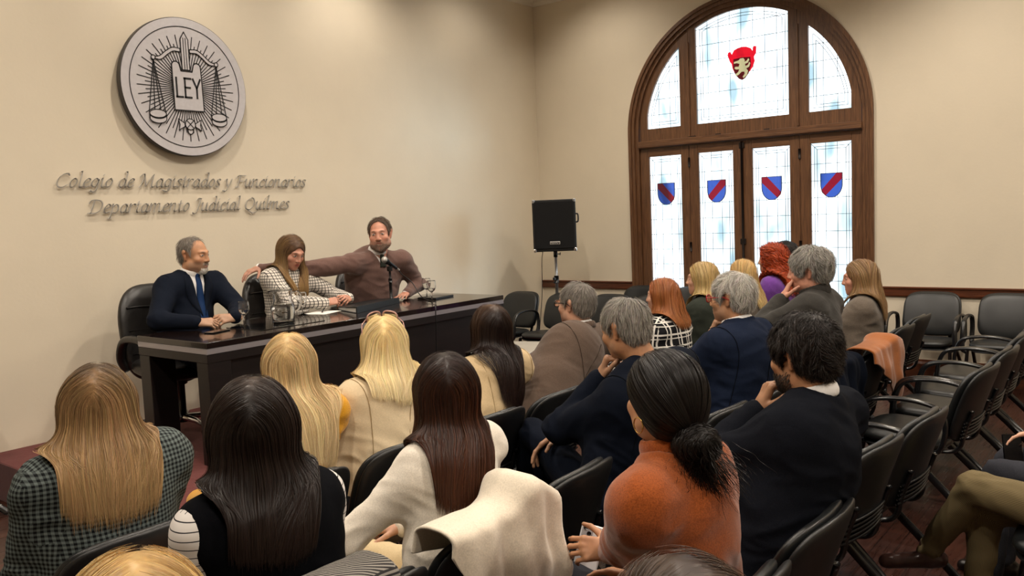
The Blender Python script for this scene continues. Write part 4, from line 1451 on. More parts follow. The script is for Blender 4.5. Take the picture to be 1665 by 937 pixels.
SKINS = {'fair': 'CB9C82', 'tan': 'B98866', 'pink': 'C68F78'}
def skin_colors(V, c, R, s, tone, female, lips='A8584E', brow=None, beard=None, bald=None):
    base = A(*lin(SKINS[tone]))
    q = ((V - c) @ R) / s
    C = base * (1 + .10 * fnoise(V, 40)[:, None] + .05 * fnoise(V, 160, 1)[:, None])
    def blend(m, col):
        nonlocal C
        m = np.clip(m, 0, 1)[:, None]
        C = C * (1 - m) + A(*col) * m
    def near(p, r, soft=.5):
        d = np.linalg.norm((q - A(*p)) / A(*r), axis=1)
        return np.clip((1 - d) / soft, 0, 1)
    front = q[:, 1] > .03
    red = base * A(1.04, .80, .78)
    for x in (-1, 1):
        blend(near((x * .043, .08, -.025), (.028, .03, .024), 1) * .55, red)
        blend(near((x * .080, -.015, 0), (.02, .03, .04), 1) * .5, red)
    blend(near((0, .112, -.025), (.016, .02, .016), 1) * .6, red)
    blend(near((0, .10, -.0605), (.026, .02, .0125)) * (.9 if female else .6), lin(lips))
    for x in (-1, 1):
        e = near((x * .031, .0885, .0075), (.0145, .012, .0062), .3)
        blend(e, lin('CFC6BE'))
        blend(near((x * .031, .0905, .0075), (.0060, .012, .0056), .3), lin('1E1410'))
        blend(near((x * .031, .092, .0145), (.0175, .012, .0030), .5) * (.95 if female else .6), lin('20140F'))
        if brow:
            blend(near((x * .031, .092, .030), (.021, .02, .0052), .6) * .85, lin(brow))
    if beard:
        m = np.clip((-.028 - q[:, 2]) / .02, 0, 1) * np.clip((q[:, 1] + .0) / .02, 0, 1) * (1 - near((0, .10, -.0605), (.02, .02, .009)))
        blend(m * .32, lin(beard))
    return np.clip(C, 0.001, 1)

def rot_about(v, axis, a):
    axis = unit(axis)
    return v * math.cos(a) + np.cross(axis, v) * math.sin(a) + axis * axis.dot(v) * (1 - math.cos(a))

POSES = {   # per finger (index..little): base, middle, tip bend; then thumb (spread, curl)
    'relax': ([(.25, .35, .2), (.32, .42, .25), (.38, .46, .28), (.45, .5, .3)], (.65, .25)),
    'flat': ([(.05, .08, .05), (.04, .08, .05), (.06, .1, .05), (.1, .12, .08)], (.75, .1)),
    'fist': ([(1.25, 1.5, .9), (1.3, 1.55, .9), (1.35, 1.55, .9), (1.4, 1.5, .9)], (.35, .7)),
    'curl': ([(.75, 1.0, .6), (.8, 1.05, .65), (.9, 1.1, .65), (1.0, 1.1, .6)], (.5, .5)),
    'clasp': ([(.55, .95, .4), (.6, .95, .4), (.62, .95, .4), (.66, .9, .4)], (.4, .35)),
    'grip': ([(.6, .7, .4), (.6, .75, .4), (.62, .8, .4), (.65, .8, .4)], (.7, .45)),
    'point': ([(.2, .25, .15), (.7, 1.0, .5), (.85, 1.1, .5), (.9, 1.1, .5)], (.6, .3)),
    'pinch': ([(.6, .8, .4), (.7, .9, .5), (.85, 1.0, .5), (.95, 1.0, .5)], (.45, .5)),
}
def hand_field(F, w, fd, bn, side, pose, s=1.0):
    """wrist w, finger direction fd, back-of-hand normal bn, side -1 left / +1 right"""
    fd = unit(fd); bn = unit(A(*bn) - fd * np.dot(bn, fd))
    th = np.cross(fd, bn) * (-side)          # towards the thumb
    P = lambda x, y, z: w + (th * x + fd * y + bn * z) * s
    k = dict(k=.008)
    # palm: four metacarpal rays melted together
    for x0, x1, yl in ((.018, .030, .088), (.007, .010, .092), (-.006, -.010, .088), (-.016, -.028, .080)):
        F.rc(P(x0, .004, 0), P(x1, yl, -.001), .0145 * s, .0115 * s, k=.012, flat=bn, f=.95)
    F.rc(P(0, -.03, 0), P(0, .03, 0), .025 * s, .026 * s, k=.014, flat=bn, f=.72)
    lens = ((.042, .026, .021), (.046, .030, .022), (.043, .028, .022), (.033, .021, .020))
    fing, thumb = POSES[pose]
    for i, (x1, yl) in enumerate(((.030, .090), (.010, .095), (-.010, .091), (-.029, .083))):
        p = P(x1, yl - .004, 0)
        spread = (.10, .02, -.05, -.13)[i]
        d = unit(fd + th * spread)
        r0 = (.0088, .0090, .0086, .0078)[i]
        rr = [r0 * s, r0 * .95 * s, r0 * .84 * s, r0 * .70 * s]
        for j in range(3):
            d = rot_about(d, th, -fing[i][j] if np.dot(np.cross(th, d), bn) > 0 else fing[i][j])
            q = p + d * lens[i][j] * s
            F.rc(p, q, rr[j], rr[j + 1], k=.003 if j else .006)
            p = q
    p = P(.020, .016, -.006)
    d = unit(th * math.sin(thumb[0] + .25) + fd * math.cos(thumb[0] + .25) - bn * .35)
    ax = np.cross(d, -th * .3 - bn * .5 + fd * .2)
    for j, (L, ra, rb) in enumerate(((.044, .0150, .0105), (.034, .0105, .0092), (.027, .0092, .0070))):
        if j: d = unit(d + (fd * .55 - th * .55 - bn * .25) * thumb[1] * (.6 if j == 1 else .9))
        q = p + d * L * s
        F.rc(p, q, ra * s, rb * s, k=.010 if j == 0 else .004)
        p = q
    return F

def ribbons(P, N, w, taper=.7, tilt=.5, rng=RNG):
    """P, N: steps x strands x 3 -> ribbon mesh"""
    n, m, _ = P.shape
    T = np.gradient(P, axis=0)
    T /= np.maximum(1e-9, np.linalg.norm(T, axis=2))[..., None]
    B = np.cross(T, N); B /= np.maximum(1e-9, np.linalg.norm(B, axis=2))[..., None]
    N2 = np.cross(B, T)
    a = rng.uniform(-tilt, tilt, m)[None, :, None]
    B = B * np.cos(a) + N2 * np.sin(a)
    t = np.linspace(0, 1, n)[:, None, None]
    W = (w * rng.uniform(.6, 1.3, m))[None, :, None] * (1 - taper * t ** 2) * (0.35 + .65 * np.minimum(1, t * 6))
    V = np.stack([P - B * W / 2, P + B * W / 2], 2).reshape(-1, 3)
    i = np.arange(n - 1)[:, None] * (2 * m) + np.arange(m)[None, :] * 2
    Q = np.stack([i, i + 1, i + 1 + 2 * m, i + 2 * m], -1).reshape(-1, 4)
    tt = np.repeat(np.broadcast_to(t, (n, m, 1)).reshape(-1), 2)
    sid = np.repeat(np.tile(np.arange(m), n), 2)
    return V, Q, tt, sid

def trace(F, S, flow, nstep, seg, off, lift=0.0, free=None, inertia=.5, curl=0.0, curlf=90.0, rng=RNG):
    m = len(S)
    P = S.copy(); prev = None
    out, nor = [], []
    ph = rng.uniform(0, 6.28, m)
    for i in range(nstep):
        d, g = F.grad(P)
        t = i / max(1, nstep - 1)
        fr = np.zeros(m) if free is None else free(P)
        pull = (1 - fr)
        P = P - g * ((d - off - lift * t * t) * pull)[:, None]
        Q = P
        if curl:
            f0 = prev if prev is not None else flow(P, t)
            s_ = np.cross(f0, g)
            a = ph + curlf * t * (nstep * np.mean(seg))
            amp = curl * min(1, t * 4)
            Q = P + s_ * (np.cos(a) * amp)[:, None] + g * (np.sin(a) * amp)[:, None]
        out.append(Q); nor.append(g)
        f = flow(P, t)
        f = f - g * ((f * g).sum(1) * pull)[:, None]
        f /= np.maximum(1e-6, np.linalg.norm(f, axis=1))[:, None]
        if prev is not None:
            f = f * (1 - inertia) + prev * inertia
            f /= np.maximum(1e-6, np.linalg.norm(f, axis=1))[:, None]
        prev = f
        P = P + f * (seg[:, None] if np.ndim(seg) else seg)
    return np.array(out), np.array(nor)

def pick(V, Q, n, rng=RNG):
    """n random points on a quad mesh, area weighted"""
    ar = np.linalg.norm(np.cross(V[Q[:, 2]] - V[Q[:, 0]], V[Q[:, 3]] - V[Q[:, 1]]), axis=1)
    k = rng.choice(len(Q), n, p=ar / ar.sum())
    u = rng.dirichlet((1, 1, 1, 1), n)
    return (V[Q[k]] * u[..., None]).sum(1)

def tint(h, n, var, rng=RNG):
    c = A(*lin(h))
    return c[None] * (1 + rng.normal(0, var, (n, 1))) * (1 + rng.normal(0, var * .25, (n, 3)))

def make_hair(root, o0, kind, c, R, s, col, body, n=3000, w=.0024, length=.3, part=.0, width=.075, col2=None, colroot=None, grow=0.0, bodyheading=0.0, bun=None, recede=0.0, spot=None, wave=.004, side=.08, tipvar=.03, dx=0.0, var=.22, clump=.15, kink=0.0, flick=0.0, lean=(0, 0)):
    n, w = int(n * 1.5), w * (.62 if w < .004 else .8)
    W = lambda x, y, z: c + R @ (A(x, y, z) * s)
    loc = lambda P: ((P - c) @ R) / s
    H = Field()
    Bd = basis(bodyheading)
    down = A(0, 0, -1)
    if kind in ('long', 'curly', 'bun'):
        H.el(W(0, -.014, .041), A(.087 + grow, .108 + grow, .091 + grow) * s, R)
        H.el(W(0, -.050, -.010), A(.078 + grow, .070 + grow, .085) * s, R, k=.03)
        if kind != 'bun':
            p0 = W(0, -.060, .0); tip = A(p0[0], p0[1], c[2] - length) + Bd @ A(dx, -.045 + lean[1], 0)
            mid = (p0 * .5 + tip * .5) + Bd @ A(-dx * .15, -.012, 0)
            fl = Bd @ A(0, 1, 0)
            H.chain([p0, mid, tip], [max(.080 + grow, width * .93), width * .98, width], k=.04, flat=fl, f=.50)
            for x in (-1, 1):
                q0 = W(x * .066, .005, .015); L = min(.20, side if np.isscalar(side) else side[(x + 1) // 2])
                if L <= 0: continue
                q1 = A(*(q0[:2]), c[2] - L) + Bd @ A(x * .014, -.012, 0)
                H.rc(q0, q1, .030 + grow * .5, .028, k=.04)
        H.el(W(0, .116, -.030), A(.061, .082, .104) * s, R, k=.014, sub=True)
        if bun is not None:
            bc = W(*bun)
            B_ = Field().el(bc, A(.052, .046, .046) * s, R)
    elif kind == 'short':
        H.el(W(0, -.018, .036), A(.0845 + grow, .106 + grow, .0925 + grow) * s, R)
        H.el(W(0, -.060, -.020), A(.062, .048 + grow, .062) * s, R, k=.03)
        H.el(W(0, .112, -.030 + recede), A(.072 + recede * .3, .070 + recede * .9, .094) * s, R, k=.02, sub=True)
        for x in (-1, 1):
            H.el(W(x * .09, .0, -.045), A(.040, .036, .052) * s, R, k=.012, sub=True)
            H.el(W(x * .085, -.012, .004), A(.028, .024, .030) * s, R, k=.008, sub=True)
        H.el(W(0, -.05, -.135), A(.12, .12, .062) * s, R, k=.01, sub=True)
    V, Q = H.surface(.006 if n > 1500 else .008)
    if spot is not None:
        pass
    hz = (lambda P: loc(P)[:, 2])
    rng = np.random.default_rng(int(abs(c[0] * 971 + c[1] * 313)) + 5)
    full = Over(H, body, .015)
    parts, cols = [], []
    def strandcol(tt, sid, m, S, dark=1.0):
        base = tint(col, m, var, rng)
        alt = tint(col2 or col, m, var, rng)
        k_ = (rng.random(m) < .4)[:, None]
        mixc = np.where(k_, base * .5 + alt * .5, base)
        mixc = mixc * (1 + clump * fnoise(S, 48, 2) + clump * .6 * fnoise(S, 120, 1))[:, None]
        C = mixc[sid]
        if col2: 
            g_ = np.clip(tt, 0, 1)[:, None] ** 1.2
            C = C * (1 - .65 * g_) + alt[sid] * .65 * g_
        if colroot:
            z = np.clip((np.linalg.norm(loc(S) - A(part, -.02, .125), axis=1)) / .115, 0, 1)
            g_ = (np.clip(1 - tt * 1.7, 0, 1) * (1 - z[sid]))[:, None]
            C = C * (1 - g_) + A(*lin(colroot)) * g_
        return np.clip(C * dark, .001, 1)
    if kind == 'long' or kind == 'curly':
        zt = c[2] - length
        lat = [None]; hl = c @ Bd[:, 0]
        def flow(P, t):
            q = loc(P)
            top = np.clip((q[:, 2] - .03) / .07, 0, 1)[:, None]
            sd = np.where(q[:, 0] - part > 0, 1.0, -1.0)
            away = (R @ np.stack([sd, -.35 + 0 * sd, -.25 + 0 * sd], 0)).T
            v = down * (1.05 - top) + away * top
            ns = np.stack([fnoise(P, 16, 0), fnoise(P, 16, 1), 0 * q[:, 0]], 1)
            lo = np.clip((c[2] - .06 - P[:, 2]) / .06, 0, 1)
            tgt = lat[0] * (1 + .08 * lo) + dx * lo
            v = v + Bd[:, 0][None] * ((tgt - (P @ Bd[:, 0] - hl)) * 14 * lo)[:, None]
            return v + ns * (wave * 25)
        S = pick(V, Q, int(n * 3), rng)
        q = loc(S)
        S = S[(S[:, 2] > zt + .02)]
        if body is not None: S = S[body.at(S) > -.004]
        q = loc(S)
        wgt = np.where(q[:, 2] > .05, 1.6, .8)
        k_ = rng.choice(len(S), min(n, len(S)), replace=False, p=wgt / wgt.sum())
        S = S[k_]
        tip = zt + rng.normal(0, tipvar, len(S)) * .6 - .01
        nst = 64 if kind == 'curly' else 22
        q = loc(S)
        lat[0] = np.clip(S @ Bd[:, 0] - hl, -width * 1.02, width * 1.02)
        seg = (np.maximum(.05, S[:, 2] - tip) + np.clip(q[:, 2] - .04, 0, .1) * 1.0) / nst
        off = rng.uniform(-.006, .004, len(S)) + .0022 * fnoise(S * A(1, 1, .15), 75, 0)
        free = lambda P: np.clip((zt + .045 - P[:, 2]) / .03, 0, 1)
        if kind == 'curly':
            P, N = trace(full, S, flow, nst, seg, off + rng.uniform(-.012, .012, len(S)), 0, free, .4, .014, 130, rng)
        else:
            P, N = trace(full, S, flow, nst, seg, off, 0, free, .45, 0, 0, rng)
        qq = (P - c) @ R / s
        ok = ~((qq[..., 1] > .058) & (abs(qq[..., 0]) < .056) & (qq[..., 2] < .068) & (qq[..., 2] > -.14)).any(0)
        P, N, S = P[:, ok], N[:, ok], S[ok]
        rv, rq, tt, sid = ribbons(P, N, w, .75, .6, rng)
        parts.append((rv, rq)); cols.append(strandcol(tt, sid, len(S), S))
    elif kind == 'bun':
        bc = W(*bun)
        def flow(P, t):
            v = bc - P
            return v / np.maximum(1e-6, np.linalg.norm(v, axis=1))[:, None] + (R @ A(0, -.5, -.1))[None] * 0.6
        S = pick(V, Q, n, rng)
        nst = 18
        seg = np.linalg.norm(S - bc, axis=1) * 1.15 / nst
        free = lambda P: np.clip((.055 - np.linalg.norm(P - bc, axis=1)) / .02, 0, 1)
        P, N = trace(H, S, flow, nst, seg, rng.uniform(-.005, .003, n), 0, free, .4, 0, 0, rng)
        rv, rq, tt, sid = ribbons(P, N, w, .3, .6, rng)
        parts.append((rv, rq)); cols.append(strandcol(tt, sid, n, S))
        bv, bq = B_.surface(.005)
        ax = R @ unit(A(.35, 1, .25))
        m2 = n // 3
        S2 = pick(bv, bq, m2, rng)
        def flow2(P, t):
            v = P - bc
            return np.cross(ax, v) / .045 + np.stack([fnoise(P, 30, 0), fnoise(P, 30, 1), fnoise(P, 30, 2)], 1) * .5
        P, N = trace(B_, S2, flow2, 16, .0075, rng.uniform(-.008, .010, m2), .003, None, .4, .003, 160, rng)
        rv, rq, tt, sid = ribbons(P, N, w, .5, .6, rng)
        parts.append((rv, rq)); cols.append(strandcol(tt, sid, m2, S2))
        # loose curled ends falling from the knot
        m3 = n // 8
        S3 = bc + R @ A(0, -.02, -.02) + rng.normal(0, .022, (m3, 3))
        def flow3(P, t):
            v = P - bc
            return A(0, 0, -1.0) + v / .07 * (1 - t) + Bd @ A(.35, 0, 0) + np.stack([fnoise(P, 26, 0), fnoise(P, 26, 1), 0 * v[:, 0]], 1) * .7
        P, N = trace(B_, S3, flow3, 16, rng.uniform(.004, .0085, m3), 0 * S3[:, 0], 0, lambda P: np.ones(len(P)), .6, .006, 120, rng)
        rv, rq, tt, sid = ribbons(P, N, w, .8, .6, rng)
        parts.append((rv, rq)); cols.append(strandcol(tt, sid, m3, S3))
        parts.append((bv - (bv - bc) * .06, bq)); cols.append(np.clip(A(*lin(col)) + 0 * bv, .001, 1))
    else:
        cw = W(.012, -.055, .118) if spot is None else W(*spot[:3])
        fwd = R @ A(0, 1, 0)
        def flow(P, t):
            v = P - cw
            q = loc(P)
            ff = np.clip((q[:, 1] - .0) / .05, 0, 1) * np.clip((q[:, 2] - .06) / .04, 0, 1)
            ns = np.stack([fnoise(P, 42, 0), fnoise(P, 42, 1), fnoise(P, 42, 2)], 1)
            return unit_rows(v) + down * .55 + (R @ A(flick, 0, 0)) * ff[:, None] + ns * (wave * 40)
        S = pick(V, Q, n, rng)
        d_, g_ = H.grad(S)
        if spot is not None:
            S = S[np.linalg.norm(S - W(*spot[:3]), axis=1) > spot[3] * rng.uniform(.8, 1.25, len(S))]
        hd = unit_rows(S - c)
        # keep the strands off the cut faces where the solid turns towards the skin
        q = loc(S)
        L = length * rng.uniform(.6, 1.15, len(S)) * np.clip(.55 + (q[:, 2] + .07) / .16, .4, 1.1)
        nst = 9
        P, N = trace(H, S, flow, nst, L / nst, rng.uniform(-.006, .001, len(S)) + .003 * fnoise(S, 90, 1), .010, lambda P: .2 + 0 * P[:, 0], .4, kink, 110, rng)
        rv, rq, tt, sid = ribbons(P, N, w, .8, .7, rng)
        parts.append((rv, rq)); C = strandcol(tt, sid, len(S), S)
        if col2 is None and False: pass
        cols.append(C)
    # the solid mass underneath
    dark = tint(col, len(V), .06, rng) * (.92 + .15 * fnoise(V, 60, 2)[:, None])
    if colroot and kind != 'short':
        z = np.clip(np.linalg.norm(loc(V) - A(part, -.02, .125), axis=1) / .09, 0, 1)[:, None]
        dark = A(*lin(colroot)) * (1 - z) + dark * z
    nrm = vnormals(V, Q)
    Vi = V - nrm * (.0045 + .002 * fnoise(V, 50, 1) + (.012 + .010 * fnoise(V, 95, 0) if kind == 'curly' else 0))[:, None]
    if body is not None and kind != 'short':
        d_, g_ = body.grad(Vi)
        Vi = Vi + g_ * np.clip(.008 - d_, 0, .022)[:, None]
        Q = Q[(d_[Q] > -.016).all(1)]
    if spot is not None:
        keep = np.linalg.norm(V[Q].mean(1) - W(*spot[:3]), axis=1) > spot[3]
        Qk = Q[keep]
    else:
        Qk = Q
    parts.append((Vi, Qk)); cols.append(np.clip(dark, .001, 1))
    V, Q = join(*parts)
    return qmesh('hair', V, Q, M_HAIRSOFT if kind == 'short' else M_HAIR, root, np.concatenate(cols), o0)

class Over:
    """hair mass resting on a body: the nearer of the two, the body padded"""
    def __init__(s, H, B, pad):
        s.H, s.B, s.pad = H, B, pad
    def at(s, P):
        d = s.H.at(P)
        return d if s.B is None else Field.mix(d, s.B.at(P) - s.pad, .045, False)
    grad = Field.grad

def unit_rows(v):
    return v / np.maximum(1e-6, np.linalg.norm(v, axis=1))[:, None]

def make_beard(root, o0, F, c, R, s, col, n, region, w=.0016, length=.018, name='beard'):
    rng = np.random.default_rng(3)
    S = c + (rng.uniform((-.075, -.02, -.13), (.075, .12, .0), (n * 14, 3)) * s) @ R.T
    d, g = F.grad(S)
    S = S - g * d[:, None]
    q = ((S - c) @ R) / s
    S = S[region(q)][:n]
    if not len(S): return
    fl = lambda P, t: (A(0, 0, -1) + (R @ A(0, .25, 0)))[None] + 0 * P
    P, N = trace(F, S, fl, 5, length / 5, rng.uniform(.0, .002, len(S)), .006, None, .3, 0, 0, rng)
    V, Q, tt, sid = ribbons(P, N, w, .6, .7, rng)
    cc = np.clip(tint(col, len(S), .25, rng)[sid], .001, 1)
    return qmesh(name, V, Q, M_HAIRSOFT, root, cc, o0)

def fold_push(V, Q, spots, amp, up=A(0, 0, 1)):
    """soft cloth wrinkles: broad waves plus sharper ridges near the bends"""
    N = vnormals(V, Q)
    warp = np.stack([fnoise(V, 7, 0), fnoise(V, 7, 1), fnoise(V, 7, 2)], 1) * .05
    P = V + warp
    broad = fnoise(P, (9, 9, 17), 1)
    ridge = 1 - np.abs(fnoise(P, (13, 13, 34), 2)) * 2
    wgt = np.full(len(V), .25)
    for p, r in spots:
        wgt = np.maximum(wgt, np.exp(-((V - p) ** 2).sum(1) / (r * r)))
    return V + N * (amp * (.35 * broad + .8 * ridge * wgt - .2))[:, None]

def round_attr(o, V, bones):
    """distance round the nearest limb, stored per vertex"""
    best = np.full(len(V), 9.0); U = np.zeros(len(V))
    for a, b in bones:
        t = np.clip((V - a) @ (b - a) / ((b - a) @ (b - a)), 0, 1)
        d = V - (a + t[:, None] * (b - a)); L = np.linalg.norm(d, axis=1)
        T = unit(b - a); e1 = unit(A(1, 0, 0) - T * T[0]); e2 = np.cross(T, e1)
        ang = np.arctan2(-(d @ e1), d @ e2)
        m = L < best
        best[m] = L[m]; U[m] = (ang * .075)[m]
    at = o.data.attributes.new('Round', 'FLOAT', 'POINT')
    at.data.foreach_set('value', U.astype(np.float32))
def person(name, label, seat, heading, top, look, sex='f', z0=0.0, girth=1.0, skin='fair', garment=None, legs=None, arms=None, hair=None, group=None, round_legs=False,
           near=1, shirt=None, beardfn=None, brow='4A3226', knees=None, sw=None, hs=None, vneck=0.0, collar=None, lips='A8584E', extra=None, jaw=1.0, stubble=None, reach=0.0, sleeves=None, neckline=True, drop=0.0, headkw=None, nshift=(0, 0, 0), sroll=0.0):
    """seat: x, y of the hips on the floor plane; top: x, y, z of the crown; look: heading, pitch, roll of the head"""
    fem = sex == 'f'
    hs = hs or (.95 if fem else 1.02)
    o0 = A(seat[0], seat[1], z0)
    root = empty('person', tuple(o0), label, 'person', group)
    Rb = basis(heading); Rh = basis(*look)
    r, f, u = Rb[:, 0], Rb[:, 1], A(0, 0, 1)
    hc = A(*top) - Rh[:, 2] * .113 * hs
    pel = A(seat[0], seat[1], z0 + .56)
    nb = hc - Rh[:, 2] * .10 * hs - u * (.055 + drop) - Rh[:, 1] * .02 - f * .012 + A(*nshift)
    sw = sw or (.160 if fem else .192)
    SL, SR = nb - r * sw - u * (.058 + sroll), nb + r * sw - u * (.058 - sroll)
    sp = nb - pel
    waist, chest = pel + sp * .38 - f * .02, pel + sp * .72 - f * .022
    h = {1: .0085, 2: .010, 3: .013}[near]
    g = girth
    # arms
    l1, l2 = (.285, .245) if fem else (.305, .265)
    arms = arms or {}
    arm = {}
    for sd, S in ((-1, SL), (1, SR)):
        a = arms.get('L' if sd < 0 else 'R', {})
        if 'hw' in a:       # knuckles placed relative to the head
            a['w'] = hc + Rh @ (A(*a['hw']) * hs) - unit(A(*a['fd'])) * .085
        w = A(*a['w']) if 'w' in a else pel + r * sd * .09 + f * .33 + u * .10
        pole = A(*a['pole']) if 'pole' in a else r * sd * .45 - f * .7 - u * .5
        if 'e' in a: e = A(*a['e'])
        else: e, w = ik(S, w, l1 + a.get('ext', 0), l2 + a.get('ext', 0), pole)
        fd = A(*a['fd']) if 'fd' in a else unit(f * .8 - r * sd * .35 - u * .15)
        bn = A(*a['bn']) if 'bn' in a else u + r * sd * .3
        arm[sd] = (S, e, w, unit(fd), bn, a.get('pose', 'relax'))
    # garment
    def torso(inf, arm_inf=None, cut=1.0):
        T = Field()
        fl = dict(flat=f, k=.05)
        T.rc(pel - u * .02, waist, .165 * g + inf, .142 * g + inf, f=.74, **fl)
        T.rc(waist, chest, .142 * g + inf, (.146 if fem else .168) * g + inf, f=.70, **fl)
        T.rc(chest, nb - u * .075, (.146 if fem else .168) * g + inf, .115 + inf, f=.64, **fl)
        T.rc(SL + r * .02, SR - r * .02, .060 + inf, k=.05)
        T.rc(nb - u * .012, SL + r * .02, .047 + inf, .050 + inf, k=.04); T.rc(nb - u * .012, SR - r * .02, .047 + inf, .050 + inf, k=.04)
        if fem:
            for x in (-1, 1):
                T.el(chest + r * x * .068 + f * (.062 * g) - u * .01, .060 * g + inf, k=.05)
        elif g > 1.1:
            T.el(waist + f * .06 + u * .02, A(.138, .118, .14) * g * .95 + inf, k=.06)
        return T
    ginf = (garment or {}).get('inf', .012)
    T = torso(ginf)
    Aonly = {-1: Field(), 1: Field()}
    for sd in (-1, 1):
        S, e, w, fd, bn, pose = arm[sd]
        aw = (.052 if fem else .059) * (.6 + .4 * g)
        cuff = w - unit(w - e) * (.0 if (garment or {}).get('long', True) else .10)
        for Z in (T, Aonly[sd]):
            Z.rc(S, e, aw + .006 + ginf * .8, aw * .84 + ginf * .8, k=.06)
            Z.rc(e, cuff, aw * .84 + ginf * .8, .031 + ginf * .9, k=.02)
    torso_only = torso(ginf)
    spots = [(waist - f * .1, .13), (waist + r * .12, .12), (waist - r * .12, .12)] + [(arm[s_][1], .10) for s_ in (-1, 1)] + [(arm[s_][0] - u * .08 - f * .03, .08) for s_ in (-1, 1)]
    G = garment or {}
    def cutneck(Z, amount=1.0):
        Z.el(nb + u * .070 - f * .004 + Rh[:, 1] * .006, A(.066, .072, .070) * amount, k=.012, sub=True)
        if vneck:
            Z.rc(nb + f * .10 + u * .03, chest + f * .14 * g - u * vneck, .058, .010, k=.010, flat=f, f=4.0, sub=True)
        return Z
    torso_base = Field(); torso_base.p = list(T.p)
    cutneck(T)
    amp = G.get('amp', .010)
    if G.get('sleeves'):
        V, Q = cutneck(torso_only).surface(h); V = fold_push(V, Q, spots, amp); qmesh(G.get('name', 'top'), V, Q, G['mat'], root, None, o0)
        for sd in (-1, 1):
            V, Q = Aonly[sd].surface(h); V = fold_push(V, Q, spots, amp); qmesh('sleeve', V, Q, G['sleeves'], root, None, o0)
    else:
        V, Q = T.surface(h); V = fold_push(V, Q, spots, amp); qmesh(G.get('name', 'top'), V, Q, G['mat'], root, None, o0)
    Sh = None
    if shirt is not None:
        Sh = torso(ginf - .010)
        Sh.el(nb + u * .085, A(.058, .064, .058), k=.01, sub=True)
        V, Q = Sh.surface(h * 1.1); V = fold_push(V, Q, spots, amp); so = qmesh('shirt', V, Q, shirt, root, None, o0)
        for sd in (-1, 1):
            Cf = Field()
            S, e, w, fd, bn, pose = arm[sd]
            dd = unit(w - e)
            Cf.rc(w - dd * .03, w + dd * .012, .034, .033, k=.004)
            V, Q = Cf.surface(.006); qmesh('cuff', V, Q, shirt, so, None, o0)
    cols_ = [collar] if collar is not None else []
    if G.get('jc'): cols_.append((G['mat'], 1.5, .077))
    for cm, ch, cr in cols_:
        Cc = Field()
        cen = nb + u * (.034 if cr < .07 else .020) + f * .010 + Rh[:, 2] * .008
        nrm = unit(u * 1.0 + f * .30)
        ring_pts = []
        e1 = unit(np.cross(nrm, f)); e2 = np.cross(nrm, e1)
        for a in np.linspace(0, 2 * math.pi, 25):
            ring_pts.append(cen + (e1 * math.cos(a) * 1.0 + e2 * math.sin(a) * 1.06) * cr)
        Cc.chain(ring_pts, [.013] * 25, k=.004, flat=nrm, f=ch)
        V, Q = Cc.surface(.005); qmesh('collar', V, Q, cm, root, None, o0)
    # legs
    L = legs or {}
    kn = knees or {}
    Tr = Field()
    Tr.rc(pel - r * .08 - u * .02, pel + r * .08 - u * .02, .115 * g, k=.05)
    Shoes = []; Ank = []; Bones = []
    for sd in (-1, 1):
        hip = pel + r * sd * .085 - u * .025
        k_ = A(*kn['kL' if sd < 0 else 'kR']) if ('kL' if sd < 0 else 'kR') in kn else pel + r * sd * .11 + f * .42 - u * .03
        an = A(*kn['aL' if sd < 0 else 'aR']) if ('aL' if sd < 0 else 'aR') in kn else A(k_[0], k_[1], z0 + .09) + f * (.03 if not kn.get('tuck') else -.1)
        tf = A(*kn['tL' if sd < 0 else 'tR']) if ('tL' if sd < 0 else 'tR') in kn else f - u * .12
        Tr.rc(hip, k_, .088 * g, .064, k=.03)
        Tr.rc(k_, an, .062, .048, k=.025); Bones += [(hip, k_), (k_, an)]
        Sho = Field(); Shoes.append(Sho)
        Sho.rc(an - u * .045 - unit(tf) * .035, an + unit(tf) * .16 - u * .055, .036, .030, k=.01)
        Sho.rc(an + u * .01, an - u * .04, .038, .036, k=.02)
        Ank.append((k_, an))
    V, Q = Tr.surface(h * 1.15); V = fold_push(V, Q, [(k_, .10) for k_, a_ in Ank] + [(a_, .08) for k_, a_ in Ank], .008); tro = qmesh(L.get('name', 'trousers'), V, Q, L.get('mat', M_DARKTROUSER), root, None, o0)
    if round_legs: round_attr(tro, V, Bones)
    for Sho in Shoes:
        V, Q = Sho.surface(.009); qmesh('shoe', V, Q, L.get('shoe', M_SHOE), root, None, o0)
    # skin: head, neck, slim body under the clothes, forearms and hands
    HF, W = head_field(hc, Rh, hs, fem, nb - u * .02, jaw)
    hv, hq = HF.surface({1: .0042, 2: .0042, 3: .0055}[near] if not headkw else headkw)
    core = Field()
    core.rc(pel, chest, .09, .10, k=.05, flat=f, f=.6); core.rc(chest, nb - u * .06, .10, .055, k=.05, flat=f, f=.6); core.rc(SL, SR, .035, k=.04); core.rc(nb - u * .06, nb, .05, k=.04)
    for sd in (-1, 1):
        core.rc(arm[sd][0], arm[sd][1], .036, .030, k=.03); core.rc(arm[sd][1], arm[sd][2], .030, .021, k=.02)
        hip = pel + r * sd * .085
        core.rc(hip, Ank[(sd + 1) // 2][0], .06, .04, k=.03); core.rc(Ank[(sd + 1) // 2][0], Ank[(sd + 1) // 2][1], .04, .026, k=.03)
    pv, pq = core.surface(.016)
    parts = [(hv, hq), (pv, pq)]
    for sd in (-1, 1):
        S, e, w, fd, bn, pose = arm[sd]
        HA = Field()
        HA.rc(e * .35 + w * .65, w, .027, .0225, k=.012, flat=unit(bn), f=.85)
        hand_field(HA, w + unit(w - e) * .012, fd, bn, sd, pose, .93 if fem else 1.04)
        parts.append(HA.surface(.0034 if ('L' if sd < 0 else 'R') in arms else .006))
    V, Q = join(*parts)
    C = skin_colors(V, hc, Rh, hs, skin, fem, lips, brow, stubble)
    qmesh('body', V, Q, M_SKIN, root, C, o0)
